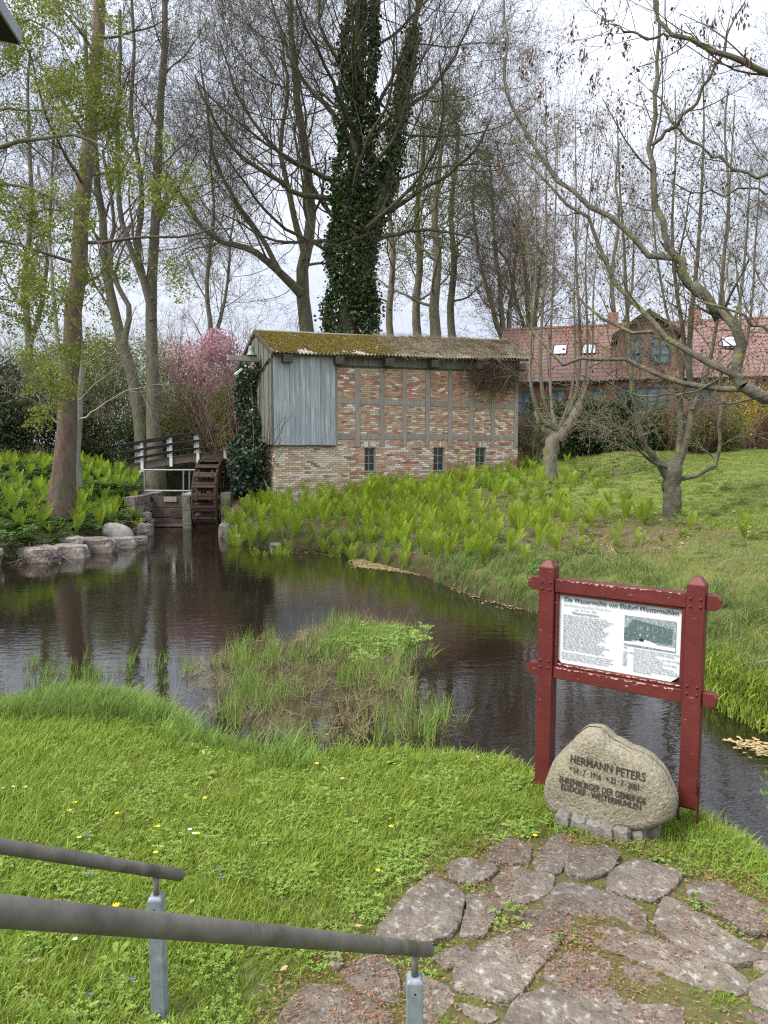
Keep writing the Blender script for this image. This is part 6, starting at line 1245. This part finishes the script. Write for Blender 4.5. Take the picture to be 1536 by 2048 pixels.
# leaf litter on path and lawn
def flakes(rg, n, L_, m_):
    P = np.stack([rg.normal(0, .08, n), rg.normal(0, .08, n), rg.uniform(.001, .006, n)], 1); a = rg.uniform(0, 6.28, n); d = np.stack([np.cos(a), np.sin(a), rg.normal(0, .15, n)], 1); s = np.stack([-np.sin(a), np.cos(a), rg.normal(0, .3, n)], 1); sz = L_ * rg.uniform(.5, 1.3, n)[:, None]
    return mesh('leaf_flakes', np.stack([P, P + d * sz * .5 + s * sz * .14, P + d * sz, P + d * sz * .5 - s * sz * .14], 1).reshape(-1, 3), np.arange(4 * n).reshape(-1, 4), M[m_])
LF = [flakes(rg, 26, .022, 'litter') for _ in range(5)]
P = np.stack([rg.uniform(-1.2, 4, 2600), rg.uniform(2.2, 5, 2600)], 1); P = np.c_[P, np.full(len(P), .466)]; cl = np.sin(P[:, 0] * 5 + P[:, 1] * 3) + np.sin(P[:, 1] * 7 - P[:, 0] * 2) + .8 * rg.normal(size=len(P)); P = P[(pin(P, PATH) < .05) & (cl > .0)]
scatter('fallen_needles', P, rots(len(P), .03, rg), rg.uniform(.7, 1.2, len(P)), LF, 15, kind='stuff', label='reddish brown dry bud scales scattered over the flagstones')
P, d = sample(5000, -6, 6, 2.0, 8, nearc, rg); c_ = np.sin(P[:, 0] * 2.3 + 2) * np.sin(P[:, 1] * 2.9 + P[:, 0] * 1.4) + .5 * rg.normal(size=len(P)); k = (c_ > .45) & offstones(P, .01); P = P[k]; P[:, 2] += .012
scatter('lawn_litter', P, rots(len(P), .2, rg), rg.uniform(.5, 1.1, len(P)), LF[:2] + [flakes(rg, 16, .035, 'strawgrass') for _ in range(3)] + [mesh('grass_tuft', *blades(rg, 16, .09, .06, .004, 1.4), M['strawgrass'])], 17, kind='stuff', label='dead blades and dry bits lying in the lawn')
LF2 = [flakes(rg, 7, .05, 'paleleaf') for _ in range(3)]
P, d = sample(900, -2, 12, 12, 24, lambda x, y, z, d: (d > .3) & (y > 13), rg); P[:, 2] += .02
scatter('leaf_litter', P, rots(len(P), .1, rg), rg.uniform(1, 2.2, len(P)), LF2 + LF[:2], 16, kind='stuff', label='dry leaves on the soil between the ferns')
for i in range(9):
    x, y = [(285, 1880), (380, 1815), (690, 1560), (960, 1520), (330, 1700), (655, 1475), (708, 1858), (1045, 1700), (560, 1950)][i]; q = onz(x, y, .47); sz = rb.uniform(.022, .035)
    V = [(0, 0, 0), (.4, -.25, .12), (.8, -.4, .05), (1.2, -.15, .2), (1.4, 0, .1), (1.1, .3, .15), (.7, .45, .05), (.3, .25, .15)]; o = ob('fallen_leaf', mesh('fallen_leaf', np.array(V) * sz, [(0, 1, 2, 3, 4, 5, 6, 7)], M['paleleaf']), None, q + [0, 0, .02], (rb.uniform(-.3, .3), rb.uniform(-.3, .3), rb.uniform(0, 6))); tag(o, 'single dry tan leaf lying on the near lawn or path edge', 'leaf', 'dry leaves lying on the lawn')
# floating leaves, duckweed mat
def mat_of(name, label, poly, n, seed):
    rg = np.random.default_rng(seed); PP = np.array([onz(x, y)[:2] for x, y in poly]); lo, hi = PP.min(0), PP.max(0); P = rg.uniform(lo, hi, (n * 3, 2)); P = P[pin(P, PP) < rg.normal(0, .08, len(P))][:n]; P = np.c_[P, rg.uniform(.004, .02, len(P))]
    a = rg.uniform(0, 6.28, len(P)); d = np.stack([np.cos(a), np.sin(a), 0 * a], 1); s = np.stack([-np.sin(a), np.cos(a), 0 * a], 1); sz = rg.uniform(.015, .05, len(P))[:, None]
    V = np.stack([P, P + d * sz + s * sz * .4, P + d * sz * 1.7, P + d * sz - s * sz * .5], 1).reshape(-1, 3); ob(name, mesh(name, V, np.arange(len(V)).reshape(-1, 4), M['paleleaf']), kind='stuff', label=label)
mat_of('floating_leaves', 'tan mat of floating leaves against the far bank', [(700, 1122), (740, 1114), (800, 1122), (870, 1135), (892, 1155), (840, 1150), (770, 1140), (715, 1135)], 3800, 1)
mat_of('floating_debris', 'thin line of floating leaves along the bank behind the sign', [(905, 1168), (960, 1185), (1060, 1215), (1060, 1226), (980, 1208), (900, 1180)], 260, 2)
mat_of('floating_scum', 'patch of floating debris in the stream right of the sign', [(1455, 1485), (1500, 1480), (1560, 1500), (1600, 1520), (1560, 1516), (1500, 1500)], 190, 3)
mat_of('floating_leaf_scatter', 'loose leaves floating near the right shore of the mill pond', [(490, 1090), (640, 1105), (700, 1118), (640, 1112), (520, 1100)], 160, 4)
# flowers in the lawn
def flower(name, label, x, y, m_, r_, group, k=16):
    q = onz(x, y, .50); t = thing(name, label, 'flower', (q[0], q[1], .45), 0, group); V = [(0, 0, .055)]; 
    for i in range(k): a = i * 6.283 / k; rr = r_ * (1 if i % 2 else .7); V.append((rr * math.cos(a), rr * math.sin(a), .055 + .004 * (i % 2)))
    ob('flower_head', mesh('flower_head', V, [(0, i + 1, (i + 1) % k + 1) for i in range(k)], M[m_]), t); MB().tube([(0, 0, 0), (.002, 0, .054)], .0018, 4).build('stalk', M['clover'], t)
for x, y in ((150, 1606), (139, 1622), (158, 1676), (234, 1628), (410, 1597), (316, 1654), (311, 1706), (232, 1812), (756, 1742), (1070, 1672), (782, 1654), (634, 1528), (395, 1668)): flower('dandelion', 'small yellow dandelion flower dotted in the near lawn', x, y, 'flower_y', .016 if y < 1800 else .02, 'dandelions in the near lawn')
for x, y in ((6, 1577), (27, 1574), (50, 1575), (380, 1660), (388, 1668), (150, 1880), (48, 1996)): flower('daisy', 'tiny white daisy flower in the left part of the near lawn', x, y, 'flower_w', .014, 'daisies in the near lawn')
for x, y in ((180, 1750), (435, 1740), (180, 1990), (265, 1960), (330, 2002), (172, 1670), (445, 1756), (610, 1512)): flower('violet', 'tiny blue violet flower low in the near lawn', x, y, 'flower_b', .012, 'violets in the near lawn')
# nest-like leafy twig at the right edge over the water
q = onz(1536, 1590, .5); rg = np.random.default_rng(2); t = thing('shore_sprig', 'leafy green sprig over the water at the right edge', 'plant', (q[0], q[1], .1)); n = 26; P = np.c_[rg.normal(.04, .05, n), rg.normal(0, .06, n), rg.uniform(.15, .55, n)]
V, Q = leafquads(rg, P, .055, aspect=1.4); ob('foliage', mesh('foliage', V, Q, M['clover']), t); MB().tube([(.1, 0, -.2), (.06, 0, .2), (.03, 0, .5)], .004, 5).build('stem', M['twig_brown'], t)
# corner of a roof edge over the viewer's left shoulder
c0_ = at(38, 88, 3.2); e_ = thing('eave_corner', 'dark corner of a flat canopy roof at the top left edge', 'canopy', c0_)
p1 = at(-260, -40, 3.0) - c0_; p2 = at(-190, 155, 2.2) - c0_; p1[2] = 0; p2[2] = 0
V = [(0, 0, 0), tuple(p1), tuple(p1 + p2), tuple(p2)]; V = V + [(a, b_, c + .055) for a, b_, c in V]
MB().add(V, [(0, 1, 2, 3), (7, 6, 5, 4)] + [(i, i + 4, (i + 1) % 4 + 4, (i + 1) % 4) for i in range(4)]).build('canopy_board', M['soffit'], e_)
def strip(a, b_):
    a, b_ = np.array(a), np.array(b_); nn = np.cross(b_ - a, (0, 0, 1)); nn /= np.linalg.norm(nn); cc_ = (p1 + p2) / 2; nn = nn if nn @ (a - cc_) > 0 else -nn
    V = [a + nn * .003, b_ + nn * .003, b_ + nn * .003 + [0, 0, .06], a + nn * .003 + [0, 0, .06], a + nn * .012, b_ + nn * .012, b_ + nn * .012 + [0, 0, .06], a + nn * .012 + [0, 0, .06]]
    MB().add(V, [(0, 1, 2, 3), (7, 6, 5, 4), (0, 4, 5, 1), (3, 2, 6, 7), (0, 3, 7, 4), (1, 5, 6, 2)]).build('fascia', M['zinc'], e_)
strip((0, 0, 0), p1); strip((0, 0, 0), p2)
MB().tube([p1 * .5 + p2 * .5 + [0, 0, -3.2], p1 * .5 + p2 * .5 + [0, 0, 0]], .04, 8).build('canopy_post', M['soffit'], e_)
